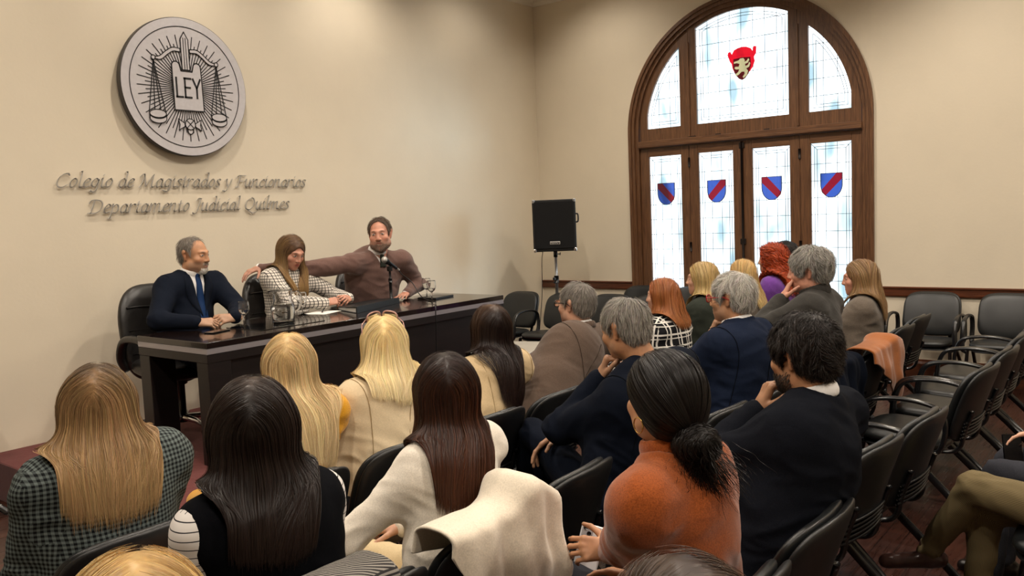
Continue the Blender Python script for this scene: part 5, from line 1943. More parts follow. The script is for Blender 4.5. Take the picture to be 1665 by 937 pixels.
    if hair:
        hk = dict(hair)
        make_hair(root, o0, hk.pop('kind'), hc, Rh, hs, hk.pop('col'), T, bodyheading=heading * .25 + look[0] * .75, **hk)
    if beardfn:
        for kw in beardfn: make_beard(root, o0, HF, hc, Rh, hs, **kw)
    info = dict(root=root, o0=o0, hc=hc, Rh=Rh, Rb=Rb, hs=hs, nb=nb, arm=arm, W=W, pel=pel, chest=chest, T=T, g=g, Sh=Sh, SL=SL, SR=SR, waist=waist, mat=(garment or {}).get('mat'), base=torso_base)
    if (garment or {}).get('seams'): seams(info, garment['seams'])
    if (garment or {}).get('lapel'): lapels(info, vneck)
    if extra: extra(info)
    return info

M_DARKTROUSER = cloth('dark_trousers', '17181D', .85, .3, 300)
M_SHOE = plain('dark_shoe_leather', '1A1210', 0.35, 0, 0.5, 0.1, 40)
def push(F, p, d, start=0.0, lim=.45):
    """walk from p along d to the surface of F"""
    t = np.linspace(start, lim, 160)
    v = F.at(p[None] + t[:, None] * d[None])
    k = np.argmax(v > 0)
    return p + d * t[k]
def seams(info, mat):
    nb, ch, wa, pel = info['nb'], info['chest'], info['waist'], info['pel']
    r, f, u = info['Rb'][:, 0], info['Rb'][:, 1], A(0, 0, 1)
    F = info['base']
    P = [push(F, nb * (1 - t) + pel * t, -f) + f * .0005 for t in np.linspace(.10, 1, 24)]
    MB().tube([p - info['o0'] for p in P], .0016, 6).build('seam', mat, info['root'])
    for sd, S in ((-1, info['SL']), (1, info['SR'])):
        P = []
        for a in np.linspace(-.5, 2.9, 26):
            d = unit(u * math.cos(a) - f * math.sin(a) + r * sd * .25)
            P.append(push(F, S - u * .02 + r * sd * -.012, d) - d * .0005)
        MB().tube([p - info['o0'] for p in P], .0016, 6).build('seam', mat, info['root'])
def lapels(info, vneck):
    nb, ch = info['nb'], info['chest']
    r, f, u = info['Rb'][:, 0], info['Rb'][:, 1], A(0, 0, 1)
    F = info['base']
    for sd in (-1, 1):
        top = nb + r * sd * .062 + u * .03; bot = ch - u * vneck + r * sd * .012
        n = 14; V = []
        for k in range(n):
            t = k / (n - 1)
            inner = top * (1 - t) + bot * t
            wd = .058 * math.sin(math.pi * min(1, .12 + t * .95)) ** .6 + .004
            if t < .32: wd *= 1.0
            for j, x in enumerate((0, .5, 1.0)):
                p = inner + r * sd * wd * x
                q = push(F, p - f * .05, f) + f * (.007 - .003 * x)
                V.append(q)
            for j, x in enumerate((0, .5, 1.0)):
                V.append(V[6 * k + j] - f * .006)
        Fc = []
        for k in range(n - 1):
            a, b = 6 * k, 6 * k + 6
            Fc += [(a, a + 1, b + 1, b), (a + 1, a + 2, b + 2, b + 1), (a + 4, a + 3, b + 3, b + 4), (a + 5, a + 4, b + 4, b + 5), (a, b, b + 3, a + 3), (a + 2, a + 5, b + 5, b + 2)]
        Fc += [(0, 3, 4, 5, 2, 1), (6 * n - 6, 6 * n - 5, 6 * n - 4, 6 * n - 1, 6 * n - 2, 6 * n - 3)]
        MB().add([v - info['o0'] for v in V], Fc).build('lapel', info['mat'], info['root'])
def glasses(info, mat, lens=None, name='glasses', parent=True, up=0.0, back=0.0, scale=1.0):
    W = info['W']; m = MB()
    rims = []
    for sx in (-1, 1):
        P = []
        for a in np.linspace(0, 2 * math.pi, 20, endpoint=False):
            x = .0245 * math.copysign(abs(math.cos(a)) ** .7, math.cos(a)); z = .0185 * math.copysign(abs(math.sin(a)) ** .7, math.sin(a))
            P.append(W(sx * .034 + x * scale, .108 - .05 * abs((sx * .034 + x)) ** 1.0 * .6 + back, .006 + z * scale + up))
        m.tube(P, .0026, 6, closed=True); rims.append(P)
    m.tube([W(-.012, .108 + back, .010 + up), W(0, .112 + back, .013 + up), W(.012, .108 + back, .010 + up)], .0024, 6)
    for sx in (-1, 1):
        m.tube([W(sx * .058, .104 + back, .012 + up), W(sx * .076, .085 + back, .012 + up), W(sx * .084, .0 + back, .014 + up), W(sx * .084, -.03 + back, .0 + up)], .0024, 6)
    m.V = [v - info['o0'] for v in m.V]
    g = m.build(name, mat, info['root'])
    if lens:
        L = MB()
        for P in rims:
            c = sum(P) / len(P) - info['o0']; d = info['Rh'][:, 1] * .0012
            n_ = len(P); V = [p - info['o0'] + d for p in P] + [p - info['o0'] - d for p in P]
            L.add(V, [tuple(range(n_)), tuple(range(n_, 2 * n_))[::-1]] + [(k, n_ + k, n_ + (k + 1) % n_, (k + 1) % n_) for k in range(n_)], 0, False)
        L.build('lens', lens, g)
    return g
def watch(info, sd, mat=None):
    S, e, w, fd, bn, pose = info['arm'][sd]
    d = unit(w - e); c = w + d * .004 - info['o0']; b = unit(np.asarray(bn) - d * np.dot(bn, d)); t = np.cross(d, b)
    ringp = [c + (b * math.cos(a) * .86 + t * math.sin(a)) * .0285 for a in np.linspace(0, 2 * math.pi, 20, endpoint=False)]
    m = MB(); m.tube(ringp, .008, 6, closed=True, flat=tuple(d), ratio=1.3); o = m.build('watch', mat or M_BLACK, info['root'])
    m = MB(); m.tube([c + b * .022, c + b * .034], .019, 18); m.build('watch_case', M_BLACK, o)
M_GOLDM = plain('gold', 'C9A15A', .25, 1.0)
M_REDRIM = plain('red_rim', '9E1B26', .3)
# ---------------------------------------------------------------- the three at the table
C_NAVY = cloth('navy_suit_cloth', '141924', .8, .35, 500)
C_NAVY2 = cloth('dark_navy_cloth', '0D121D', .8, .35, 500)
C_BLUE = cloth('blue_navy_cloth', '182032', .8, .35, 500)
C_WHITE = cloth('white_shirt_cotton', 'E6E4E2', .7, .2, 500, .05, .04)
C_MAUVE = cloth('mauve_wool', '6E554E', .95, .8, 300, .25)
C_TIE = cloth('blue_silk_tie', '1E3358', .4, .2, 600, 0, .1)
C_BOUCLE = pattern_cloth('checked_boucle', 'D9D2C8', '35302E', 'grid', 0)
C_HOUND = pattern_cloth('houndstooth_wool', '0F1214', '66706E', 'check', 0)
C_STRIPE = pattern_cloth('striped_shirt', 'DEDAD6', '24242A', 'stripe', 0)
C_BLACK = cloth('black_knit', '13151B', .95, .5, 350, .0)
C_BLACKW = cloth('black_waistcoat', '0B0C10', .85, .4, 400, .0)
C_IVORY = cloth('ivory_knit', 'E6DED0', .95, .7, 260, .2, .06)
C_RUST = cloth('rust_wool', '924A1E', .95, .9, 280, .3, .14)
C_YELLOW = cloth('yellow_wool', 'D79A1E', .95, .8, 280, .25, .1)
C_CREAM = cloth('cream_blazer_cloth', 'D8C5A4', .8, .3, 400, .1, .06)
C_BEIGE = cloth('beige_jacket_cloth', 'C2AB86', .85, .4, 350, .1, .08)
C_BROWN = cloth('brown_tweed', '5A4B41', .85, .5, 450, .15, .16)
C_PLAID = pattern_cloth('black_white_plaid', '131316', 'D8D4CC', 'plaid', 0)
C_OLIVE = cloth('dark_green_cloth', '30342E', .85, .4, 350)
C_PURPLE = cloth('purple_knit', '6B3F8E', .95, .6, 300, .2)
C_CHAR = cloth('charcoal_jacket', '34322F', .85, .5, 300, .1)
C_GREYK = cloth('grey_brown_knit', '5E554C', .95, .7, 260, .2)
C_CORD = pattern_cloth('olive_corduroy', '50462F', '7C6D4E', 'cord', 0.0)
C_CREAMP = cloth('cream_trousers', 'D9C49C', .8, .2, 400, .05, .05)
C_GREYT = cloth('dark_grey_trousers', '33343A', .85, .3, 400)
C_COAT = cloth('cream_wool_coat', 'E0D5C2', .95, .7, 220, .3, .05)
C_CAMEL = cloth('camel_wool_coat', '9A5C30', .95, .7, 220, .3, .08)
T_DARK = cloth('seam_thread_dark', '0A0B0E')
T_BROWN = cloth('seam_thread_brown', '3A3029')
T_SAND = cloth('seam_thread_sand', 'A08A66')
C_HERR = pattern_cloth('herringbone_cloth', '8C8780', '2E2C2C', 'herring', 0.6)

def tie(info, mat, width=.036, part=1.0):
    nb, ch, f = info['nb'], info['chest'], info['Rb'][:, 1]
    u = A(0, 0, 1); r = info['Rb'][:, 0]; T = info['T']
    Sh = info['Sh']
    pts = []
    for t in np.linspace(0, part, 6):
        p = (nb + u * .018) * (1 - t) + (ch - u * .14) * t
        pts.append(push(Sh, p, f, .03) - f * .002)
    pts = spline(pts, 5)
    m = MB(); n = len(pts); V = []
    for k, p in enumerate(pts):
        w = width * (.45 + .55 * k / n)
        for d in (.010, 0):
            V += [p - r * w + f * d, p + f * (d + .006), p + r * w + f * d]
    F = []
    for k in range(n - 1):
        a, b = 6 * k, 6 * k + 6
        F += [(a, a + 1, b + 1, b), (a + 1, a + 2, b + 2, b + 1), (a + 3, b + 3, b + 4, a + 4), (a + 4, b + 4, b + 5, a + 5), (a, b, b + 3, a + 3), (a + 2, a + 5, b + 5, b + 2)]
    F += [(0, 3, 4, 5, 2, 1), (6 * n - 6, 6 * n - 5, 6 * n - 4, 6 * n - 1, 6 * n - 2, 6 * n - 3)]
    m.add([v - info['o0'] for v in V], F)
    m.ball(pts[0] + f * .006 - info['o0'], (.02, .016, .02), 0, 12, 8)
    m.build('tie', mat, info['root'])

def exL(i):
    tie(i, C_TIE); watch(i, -1)
person('person', 'balding bearded man in navy suit and blue tie sitting with clasped hands at the table', (3.21, 5.55), 176, (3.30, 5.45, 1.606), (157, -6, 0), 'm', DZ, 1.14, 'tan',
       dict(mat=C_NAVY, name='jacket', inf=.018, lapel=True, amp=.007, seams=C_NAVY2), dict(mat=C_NAVY), dict(
           R=dict(w=(3.05, 5.10, 1.058), pole=(-.8, .1, -.5), fd=(.86, -.45, -.06), bn=(-.15, -.55, .8), pose='clasp'),
           L=dict(w=(3.325, 5.06, 1.062), pole=(.9, .1, -.4), fd=(-.93, .12, .02), bn=(.1, -.7, .7), pose='clasp')),
       dict(kind='short', col='6F675F', col2='9A938A', n=2600, w=.0022, length=.035, recede=.058, grow=-.003, wave=.006),
       near=1, hs=1.06, shirt=C_WHITE, vneck=.12, collar=(C_WHITE, 2.1, .060), brow='5A4A40', jaw=1.08, stubble='8A827A', extra=exL,
       beardfn=[dict(col='CFCAC2', n=900, length=.016, region=lambda q: (q[:, 1] > .05) & (q[:, 2] < -.074) & (abs(q[:, 0]) < .036)),
                dict(col='9C948B', n=260, length=.012, name='moustache', region=lambda q: (q[:, 1] > .075) & (q[:, 2] < -.040) & (q[:, 2] > -.053) & (abs(q[:, 0]) < .030))])

def exW(i):
    S, e, w, fd, bn, pose = i['arm'][-1]
    watch(i, -1, M_STEEL)
person('person', 'woman in white checked jacket with long ombre hair looking down at her hands', (4.14, 5.55), 176, (4.128, 5.40, 1.566), (181, -24, 4), 'f', DZ, 1.12, 'pink',
       dict(mat=C_BOUCLE, name='jacket', inf=.016, amp=.008), None, dict(
           R=dict(w=(4.13, 5.10, 1.07), pole=(-.8, .2, -.5), fd=(.88, -.3, .12), bn=(-.25, -.6, .75), pose='pinch'),
           L=dict(w=(4.42, 5.16, 1.075), pole=(.8, .2, -.5), fd=(-.78, -.55, .1), bn=(.2, -.7, .7), pose='pinch')),
       dict(kind='long', col='5A4230', col2='C09A62', n=3600, w=.0022, length=.40, width=.088, part=.02, side=(.36, .40), tipvar=.03, wave=.005), near=1, hs=1.06, brow='4A3426', collar=None, extra=exW)

def exR(i): watch(i, -1)
person('person', 'heavy bearded man in mauve jumper speaking, his arm along the next chair', (4.96, 5.54), 194, (4.83, 5.21, 1.688), (232, -2, -3), 'm', DZ, 1.40, 'pink',
       dict(mat=C_MAUVE, name='jumper', inf=.014, amp=.013), None, dict(
           R=dict(w=(3.99, 5.70, 1.345), pole=(-.2, -.3, -.9), fd=(-.92, .1, -.25), bn=(-.25, -.1, .95), pose='relax', ext=.075),
           L=dict(w=(5.04, 5.14, 1.052), pole=(.9, .3, -.3), fd=(-.85, -.5, -.08), bn=(-.05, -.1, 1), pose='flat', ext=.02)),
       dict(kind='short', col='4A3A2E', col2='7A6A5C', n=2600, w=.0024, length=.045, recede=.045, wave=.006, flick=.6),
       near=1, shirt=C_WHITE, vneck=-.075, collar=(C_WHITE, 2.0, .064), brow='5A4030', jaw=1.25, hs=1.15, sw=.235, nshift=(-.02, .03, 0), stubble='8A7468', extra=lambda i: (exR(i), tie(i, C_OLIVE, .03, .36)),
       beardfn=[dict(col='8C7566', n=2200, length=.014, region=lambda q: (q[:, 1] > .015) & (q[:, 2] < -.058 + .0 * q[:, 0]) & (q[:, 2] > -.125)),
                dict(col='8A7060', n=300, length=.012, name='moustache', region=lambda q: (q[:, 1] > .075) & (q[:, 2] < -.040) & (q[:, 2] > -.053) & (abs(q[:, 0]) < .032))])

# ---------------------------------------------------------------- third row
def W_(x, y): return (x, y)
person('person', 'woman with highlighted straight hair in a grey houndstooth jacket at lower left', (1.17, 2.55), 2, (1.215, 2.60, 1.262), (34, 4, 0), 'f', 0, 1.12, 'fair',
       dict(mat=C_HOUND, name='jacket', inf=.024), None, None,
       dict(kind='long', col='8A6A46', col2='BC9A6C', colroot='352D27', n=6500, w=.0024, length=.305, width=.110, part=.004, side=(.18, .18), tipvar=.035, wave=.004, dx=.0, grow=.006), near=1, sw=.185)
person('person', 'woman with long wavy pale blonde hair in mustard yellow jumper', (1.74, 2.55), 6, (1.965, 2.65, 1.258), (46, 0, 0), 'f', 0, 1.0, 'fair',
       dict(mat=C_YELLOW, name='jumper', inf=.016), None, None,
       dict(kind='long', col='D6B680', col2='EBD6AA', n=5000, w=.0024, length=.375, width=.076, dx=.05, part=.004, side=(.34, .36), tipvar=.03, wave=.008, var=.2), near=1)
def exCream(i): pass
cream = person('person', 'woman with straight light blonde hair and sunglasses on her head in cream blazer', (2.30, 2.55), 4, (2.45, 2.65, 1.265), (40, 0, 0), 'f', 0, 1.05, 'fair',
       dict(mat=C_CREAM, name='blazer', inf=.020, amp=.008, seams=T_SAND, jc=True), dict(mat=C_GREYT), None,
       dict(kind='long', col='EBD196', col2='F6E6BC', n=5000, w=.0024, length=.225, width=.092, part=-.004, side=(.22, .22), tipvar=.014, wave=.003, var=.14), near=1, sw=.175)
person('person', 'woman with very long dark brown hair in a beige jacket', (2.80, 2.55), 6, (3.155, 2.65, 1.236), (32, 0, 0), 'f', 0, 1.0, 'fair',
       dict(mat=C_BEIGE, name='jacket', inf=.020, seams=T_SAND), None, None,
       dict(kind='long', col='1C110E', col2='2A1914', colroot='553A24', n=4200, w=.0024, length=.41, width=.082, part=.004, side=(.36, .38), tipvar=.03, wave=.003), near=1)
person('person', 'grey-haired man in brown suit with dark glasses', (3.36, 2.56), 8, (3.925, 2.66, 1.278), (6, 0, 0), 'm', 0, 1.15, 'fair',
       dict(mat=C_BROWN, name='jacket', inf=.016, amp=.007, seams=T_BROWN, jc=True), None, None,
       dict(kind='short', col='67615A', col2='A09990', n=3600, w=.0022, length=.04, wave=.008), near=1, collar=(C_WHITE, 1.4, .060), stubble='6A625A',
       extra=lambda i: glasses(i, M_BLACK, M_GLASS, 'spectacles'))
person('person', 'woman with straight auburn bob in black and white plaid', (4.74, 2.54), 0, (4.82, 2.60, 1.224), (-2, 0, 0), 'f', 0, 1.0, 'fair',
       dict(mat=C_PLAID, name='jacket', inf=.018), None, None,
       dict(kind='long', col='8E5029', col2='B67544', n=2600, w=.003, length=.185, width=.085, part=.02, side=(.18, .18), tipvar=.02, wave=.004), near=2)
person('person', 'woman with streaked blonde hair in dark green jacket, in profile before the window', (5.32, 2.55), -4, (5.40, 2.60, 1.284), (-12, 0, 0), 'f', 0, 1.08, 'fair',
       dict(mat=C_OLIVE, name='jacket', inf=.018), None, None,
       dict(kind='long', col='A88A56', col2='DAC28A', n=2400, w=.0032, length=.21, width=.090, part=.015, side=(.20, .20), tipvar=.03, wave=.005, grow=.004), near=2)
person('person', 'blonde woman mostly hidden behind the white-haired man', (5.98, 2.54), 0, (6.07, 2.60, 1.258), (2, 0, 0), 'f', 0, 1.0, 'fair',
       dict(mat=C_GREYK, name='jumper', inf=.016), None, None,
       dict(kind='long', col='BC9860', col2='E0C58E', n=1800, w=.0034, length=.26, width=.08, part=.0, side=(.24, .25), wave=.004), near=3)
person('person', 'woman with curly red hair in purple jumper', (6.60, 2.55), -4, (6.68, 2.60, 1.330), (-6, 0, 0), 'f', 0, 1.05, 'fair',
       dict(mat=C_PURPLE, name='jumper', inf=.016), None, None,
       dict(kind='curly', col='93361A', col2='C05226', n=2400, w=.0050, length=.25, width=.105, part=.0, side=(.23, .23), wave=.012, grow=.022, var=.3), near=3)
person('person', 'dark-haired person barely showing behind the red curls', (7.12, 2.56), 0, (7.15, 2.68, 1.338), (0, 0, 0), 'm', 0, 1.0, 'tan',
       dict(mat=C_BLACK, name='jumper', inf=.016), None, None, dict(kind='short', col='1E1A18', col2='2E2926', n=1400, w=.0036, length=.05, grow=.006, wave=.014), near=3)

# ---------------------------------------------------------------- second row
person('person', 'woman with straight dark brown hair in black waistcoat over striped sleeves', (1.24, 1.75), 4, (1.215, 1.80, 1.286), (42, 4, 0), 'f', 0, 1.05, 'fair',
       dict(mat=C_BLACKW, name='waistcoat', inf=.020, sleeves=C_STRIPE, amp=.007), None, None,
       dict(kind='long', col='170F0C', col2='261813', colroot='3A2C25', n=7500, w=.0021, length=.275, width=.080, part=.01, side=(.17, .17), tipvar=.022, wave=.003, var=.2, grow=.012), near=1, sw=.165)
person('person', 'woman with long chestnut hair in ivory jumper and cream trousers', (1.80, 1.75), -4, (1.915, 1.80, 1.244), (40, 6, 0), 'f', 0, .98, 'fair',
       dict(mat=C_IVORY, name='jumper', inf=.012, amp=.011), dict(mat=C_CREAMP), dict(L=dict(w=(1.71, 2.12, .60), pole=(-.9, .0, -.3)), R=dict(w=(1.99, 2.10, .62), pole=(.9, -.1, -.3))),
       dict(kind='long', col='25140E', col2='5A331F', colroot='190F0B', n=7500, w=.0021, length=.335, width=.075, part=-.004, side=(.30, .30), tipvar=.03, wave=.005, var=.26, dx=-.035, grow=.006), near=1, sw=.165)
def exJ(i): watch(i, -1, M_STEEL)
person('person', 'grey-haired man in dark navy suit resting chin on fist', (2.82, 1.76), 10, (2.945, 1.79, 1.314), (12, -13, 4), 'm', 0, 1.12, 'tan',
       dict(mat=C_NAVY2, name='jacket', inf=.018, seams=T_DARK, jc=True), dict(mat=C_NAVY2), dict(
           L=dict(hw=(-.030, .128, -.112), e=(2.79, 2.00, .79), fd=(.18, -.25, .95), bn=(-.45, .75, .45), pose='fist'),
           R=dict(w=(2.88, 2.12, .715), pole=(.9, -.2, -.3), fd=(-.55, .62, -.55), bn=(.1, .5, .85), pose='relax')),
       dict(kind='short', col='6B665F', col2='AFA9A0', n=5200, w=.0021, length=.045, wave=.008, spot=(.018, -.050, .118, .026)), near=1, collar=(C_NAVY2, 1.6, .064), stubble='7A6E64',
       knees=dict(kL=(2.98, 2.28, .70), aL=(3.06, 2.42, .30), kR=(2.98, 2.20, .55), aR=(3.0, 2.26, .09), tL=(.3, .9, -.3)), nshift=(.025, -.045, -.02), sroll=.04, extra=exJ)
person('person', 'white-haired man in navy suit and red glasses resting chin on hand', (3.92, 1.73), 6, (4.015, 1.78, 1.328), (2, -3, 0), 'm', 0, 1.15, 'tan',
       dict(mat=C_BLUE, name='jacket', inf=.018, seams=T_DARK, jc=True), dict(mat=C_BLUE), dict(L=dict(hw=(-.01, .100, -.128), pole=(-.6, .4, -.8), fd=(.12, -.3, .94), bn=(-.4, .8, .3), pose='fist')),
       dict(kind='short', col='A19C93', col2='DAD6CE', n=4200, w=.0024, length=.06, kink=.004, wave=.016, grow=.006), near=1, collar=(C_WHITE, 1.7, .062), stubble='8A7A6E',
       extra=lambda i: glasses(i, M_REDRIM, M_GLASS, 'spectacles'))
person('person', 'grey-haired man in charcoal jacket holding his hand to his mouth', (4.52, 1.68), -4, (4.68, 1.62, 1.416), (-8, -4, 4), 'm', 0, 1.15, 'pink',
       dict(mat=C_CHAR, name='jacket', inf=.022), None, dict(L=dict(hw=(-.035, .122, -.085), pole=(-.9, .3, -.7), fd=(.45, -.25, .85), bn=(-.5, .8, -.1), pose='relax')),
       dict(kind='short', col='77736D', col2='B4B0A8', n=4200, w=.0026, length=.07, kink=.005, wave=.018, grow=.012), near=1, collar=(C_CHAR, 2.4, .068))
person('person', 'woman with loose light brown hair in grey jumper, beside empty chairs', (5.60, 1.72), -6, (5.76, 1.66, 1.272), (-14, -4, 0), 'f', 0, 1.1, 'pink',
       dict(mat=C_GREYK, name='jumper', inf=.018), None, None,
       dict(kind='long', col='745638', col2='B8966A', n=2600, w=.0032, length=.245, width=.092, part=.01, side=(.23, .23), tipvar=.035, wave=.008, grow=.006), near=2)

# ---------------------------------------------------------------- nearest row
def exO(i):
    c = i['W'](-.082, -.008, -.052) - i['o0']
    P = [c + A(.0, .5, 0) * 0 + i['Rh'] @ A(0, math.sin(a) * .019, math.cos(a) * .019) for a in np.linspace(0, 2 * math.pi, 24, endpoint=False)]
    MB().tube(P, .0016, 6, closed=True).build('hoop_earring', M_GOLDM, i['root'])
    c = i['W'](.012, -.165, -.062) - i['o0']
    MB().ball(c, .0055, 0, 10, 8).ball(c + A(.008, 0, -.003), .0045, 0, 10, 8).build('hair_pin', M_CHROME, i['root'])
person('person', 'woman with black hair in a low bun and rust-orange jumper holding a white phone', (1.87, .97), -2, (1.838, .99, 1.316), (26, 2, -2), 'f', 0, 1.04, 'tan',
       dict(mat=C_RUST, name='jumper', inf=.018), dict(mat=C_GREYT), dict(
           L=dict(w=(2.03, 1.285, .690), pole=(-.35, -.35, -1), fd=(-.58, .78, .06), bn=(-.70, -.48, .52), pose='grip'),
           R=dict(w=(2.06, 1.20, .63), pole=(.25, -.4, -1), fd=(-.3, .9, .1), bn=(.2, .2, .9), pose='relax')),
       dict(kind='bun', col='0D0A09', col2='1E1715', n=6500, w=.0020, bun=(.012, -.125, -.084), part=.0, var=.2, grow=.007), near=1, sw=.175, extra=exO,
       collar=(C_RUST, 2.3, .056), knees=dict(kL=(1.78, 1.40, .60), kR=(2.02, 1.42, .56)))
person('person', 'dark-haired bearded man in black jumper over white collar, hand at chin', (2.36, .96), 4, (2.60, .93, 1.322), (20, -6, 2), 'm', 0, 1.15, 'tan',
       dict(mat=C_BLACK, name='jumper', inf=.016, amp=.013), None, dict(L=dict(hw=(-.035, .132, -.105), pole=(-.8, .6, -.6), fd=(.25, -.30, .92), bn=(-.55, .75, .2), pose='curl')),
       dict(kind='short', col='15110F', col2='2B221E', n=6500, w=.0024, length=.06, kink=.006, wave=.022, grow=.006), near=1, collar=(C_WHITE, 1.8, .063), stubble='241A15', brow='1E1612',
       beardfn=[dict(col='241A15', n=2600, length=.012, region=lambda q: (q[:, 1] > .0) & (q[:, 2] < -.045) & (q[:, 2] > -.125))])
person('person', 'light blonde person whose head top crosses the bottom left of the frame', (.47, .96), 4, (.488, 1.0, 1.275), (30, 0, 0), 'f', 0, 1.0, 'fair',
       dict(mat=C_GREYK, name='jumper', inf=.016), None, None,
       dict(kind='long', col='BE9A60', col2='DCBE86', n=4500, w=.0018, length=.26, width=.09, part=.01, side=(.25, .25), wave=.012, grow=.004), near=2)
person('person', 'brown-haired person whose head top shows at the bottom edge', (.86, .28), 4, (.872, .46, 1.262), (30, 0, 0), 'f', 0, 1.0, 'fair',
       dict(mat=C_BLACK, name='jumper', inf=.016), None, None,
       dict(kind='long', col='3A2A20', col2='5E4634', n=4500, w=.0016, length=.24, width=.09, part=-.01, side=(.22, .22), wave=.008), near=2)
place_chair(.86, -.10, 0, 'chair of the brown-haired person at the bottom edge', GB)

# ---------------------------------------------------------------- seated at the right edge
C_BROWNSHOE = plain('dark_brown_shoe', '33201B', .28, 0, .5, .15, 30)
person('person', 'person in olive corduroy trousers with legs crossed, cut by the right edge', (3.50, .12), 4, (3.62, .0, 1.33), (10, 0, 0), 'm', 0, 1.12, 'fair', round_legs=True, garment=dict(mat=C_GREYK, name='jumper', inf=.016), legs=dict(mat=C_CORD, shoe=C_BROWNSHOE), arms=dict(R=dict(w=(3.85, .20, .66)), L=dict(w=(3.62, .20, .72))),
       hair=dict(kind='short', col='3A2E26', n=1200, w=.003, length=.05), near=1,
       knees=dict(kL=(3.44, .58, .600), aL=(3.60, .77, .275), tL=(-.25, .92, -.12), kR=(3.55, .56, .50), aR=(3.58, .60, .09)))
def hold(i, sd): pass
person('person', 'person in grey trousers at the far right edge holding up a black phone', (3.98, .14), 4, (4.05, .05, 1.30), (10, 0, 0), 'f', 0, 1.0, 'fair',
       dict(mat=C_BLACK, name='jumper', inf=.016), dict(mat=C_GREYT), dict(L=dict(w=(4.16, .42, .62), pole=(-.8, -.2, -.4), fd=(.1, .9, .3), bn=(-.6, -.3, -.6), pose='grip')),
       dict(kind='long', col='4A3626', n=900, w=.004, length=.25), near=3)
tag(MB().box((-.037, -.004, -.075), (.037, .004, .075), bev=.003, M=np.array(Matrix.Translation((4.01, .535, .60)) @ Matrix.Rotation(-1.15, 4, 'Z') @ Matrix.Rotation(-.35, 4, 'X'))).build('mobile_phone', M_SCREEN), 'black phone held up over a grey knee at the right edge', 'phone')

# ---------------------------------------------------------------- carried and draped things
# sunglasses pushed up into the hair
sg = link('sunglasses', None, loc=tuple(cream['o0'])); tag(sg, 'pale-rimmed sunglasses pushed up on the light blonde hair', 'sunglasses')
W = cream['W']
m = MB(); lens = MB()
for sx in (-1, 1):
    P = []
    for a in np.linspace(0, 2 * math.pi, 22, endpoint=False):
        x = sx * .037 + .031 * math.copysign(abs(math.cos(a)) ** .7, math.cos(a)); z = .024 * math.copysign(abs(math.sin(a)) ** .7, math.sin(a))
        P.append(W(x, .070 - .35 * z - .6 * x * x / .07, .122 + z * .9 - 2.2 * x * x) - cream['o0'])
    m.tube(P, .0034, 8, closed=True)
    n_ = len(P); d = cream['Rh'][:, 1] * .001
    lens.add([p + d for p in P] + [p - d for p in P], [tuple(range(n_)), tuple(range(n_, 2 * n_))[::-1]] + [(k, n_ + k, n_ + (k + 1) % n_, (k + 1) % n_) for k in range(n_)], 0, False)
    m.tube([W(sx * .070, .045, .112) - cream['o0'], W(sx * .092, .02, .09) - cream['o0'], W(sx * .096, -.07, .035) - cream['o0']], .0028, 6)
M_PINKRIM = plain('rose_rim', 'B08A84', .25, .3)
m.build('rim', M_PINKRIM, sg)
M_TINT = clear_glass('smoke_lens', (.35, .30, .30)); lens.build('lens', M_TINT, sg)

# white phone with twin camera in the hand of the woman in rust
phn = empty('mobile_phone', (2.088, 1.40, .655), 'white phone with square twin camera held in the rust-jumper woman\'s hand', 'phone')
pz = unit(A(-.77, -.51, .42)); px_ = A(.62, -.78, 0); py_ = unit(np.cross(pz, px_)); px_ = np.cross(py_, pz)
ca, sa = math.cos(.3), math.sin(.3)
px_, py_ = px_ * ca - py_ * sa, py_ * ca + px_ * sa
phn.matrix_world = Matrix(((px_[0], py_[0], pz[0], 2.088), (px_[1], py_[1], pz[1], 1.40), (px_[2], py_[2], pz[2], .655), (0, 0, 0, 1)))
M_WPHONE = plain('white_phone_case', 'E4E2E4', .25)
MB().box((-.037, -.074, -.0045), (.037, .074, .0045), bev=.004).build('case', M_WPHONE, phn)
b = MB().box((-.033, .036, .0045), (.001, .070, .007), bev=.003).build('camera_plate', plain('phone_camera_plate', 'B9B9BE', .25, .3), phn)
for (x, y) in ((-.023, .061), (-.010, .045)):
    MB().tube([(x, y, .0065), (x, y, .0092)], .0068, 18).build('camera_lens', M_SCREEN, b)

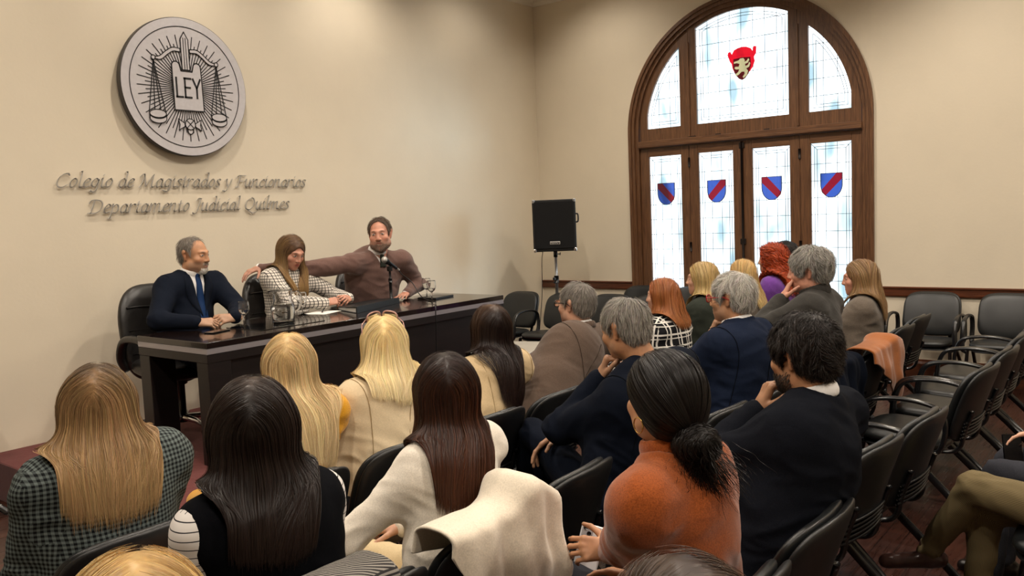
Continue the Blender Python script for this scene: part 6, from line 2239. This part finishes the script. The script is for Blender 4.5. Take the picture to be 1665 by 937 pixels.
def coat(name, mat, x, y, heading, u0, u1, front, back, label, top=.86, amp=.012, lump=0.0, lean=0.0, seed=0, over=0.02, flare=0.0):
    """coat hung over a chair back; back(t), front(t) give the hanging lengths along the width"""
    nu, nv = 46, 54
    V = []
    for i in range(nu):
        t = i / (nu - 1)
        x_ = u0 + (u1 - u0) * t
        lf, lb = front(t), back(t)
        rise = lump * math.exp(-((t - .78) / .16) ** 2)
        for j in range(nv):
            s = -lf + (lf + lb + .10) * j / (nv - 1)       # arc length from the ridge start
            zt = top + rise
            if s < 0:
                yy, zz = .055 - s * .18, zt - .02 + s
            elif s < .10:
                a = math.pi * s / .10
                yy, zz = -.012 + .067 * math.cos(a), zt - .02 + .030 * math.sin(a)
            else:
                h_ = s - .10
                yy, zz = -.079 - .03 * min(1, h_ / .2) + .055 * min(1, max(0, h_ - .1) / .35), zt - .02 - h_
            k = min(1, abs(s - .05) / .25)
            w = math.sin(x_ * 38 + seed) * .6 + math.sin(x_ * 71 + 2 * seed + zz * 9) * .4 + .5 * math.sin(zz * 26 + x_ * 14 + seed)
            yy -= (amp * .4 + amp * k) * w * (1 if s > .05 else -.4) + (.012 if s > .05 else -.008) + rise * .3 * (1 if s > .05 else -1)
            xx = x_ + flare * k * (t - .5) + .006 * math.sin(zz * 30 + seed)
            V.append((xx, yy, zz))
    V = np.array(V)
    Q = np.array(grid_faces(nu, nv))
    N = vnormals(V, Q)
    n0 = len(V)
    V2 = np.concatenate([V + N * .004, V - N * .004])
    F = [tuple(q) for q in Q] + [tuple(q[::-1] + n0) for q in Q]
    bd = [i * nv for i in range(nu)] + [(nu - 1) * nv + j for j in range(1, nv)] + [i * nv + nv - 1 for i in range(nu - 2, -1, -1)] + [j for j in range(nv - 2, 0, -1)]
    for a, b in zip(bd, bd[1:] + bd[:1]):
        F.append((b, a, a + n0, b + n0))
    o = MB().add(V2, F).build(name, mat, None, loc=(x, y, 0))
    o.rotation_euler = (0, 0, -heading * D2R)
    return o
o = coat('coat', C_COAT, 1.78, 1.515, 3, -.25, .175, lambda t: .05 + .1 * t, lambda t: .03 + .60 * min(1, t * 1.25) ** 1.1, '', .865, .014, .07, seed=1)
tag(o, 'cream wool coat hung over the chair of the woman in ivory jumper', 'coat')
o = coat('coat', C_CAMEL, 4.98, 1.37, 2, -.25, .27, lambda t: .08, lambda t: .05 + .42 * t ** 1.4, '', .865, .010, .03, seed=2.2)
tag(o, 'camel-orange coat draped over a chair back in the second row', 'coat')
o = coat('coat', C_NAVY2, 4.44, 1.44, 0, -.20, .275, lambda t: .06, lambda t: .25 + .30 * t, '', .850, .016, .0, seed=3.1)
tag(o, 'dark navy coat hanging down behind the man in charcoal jacket', 'coat')
o = coat('coat', C_HERR, 1.27, 1.52, 0, -.20, .06, lambda t: .05, lambda t: .2 + .2 * t, '', .875, .010, .0, seed=4.3)
tag(o, 'grey herringbone coat over the chair behind the woman in black waistcoat', 'coat')
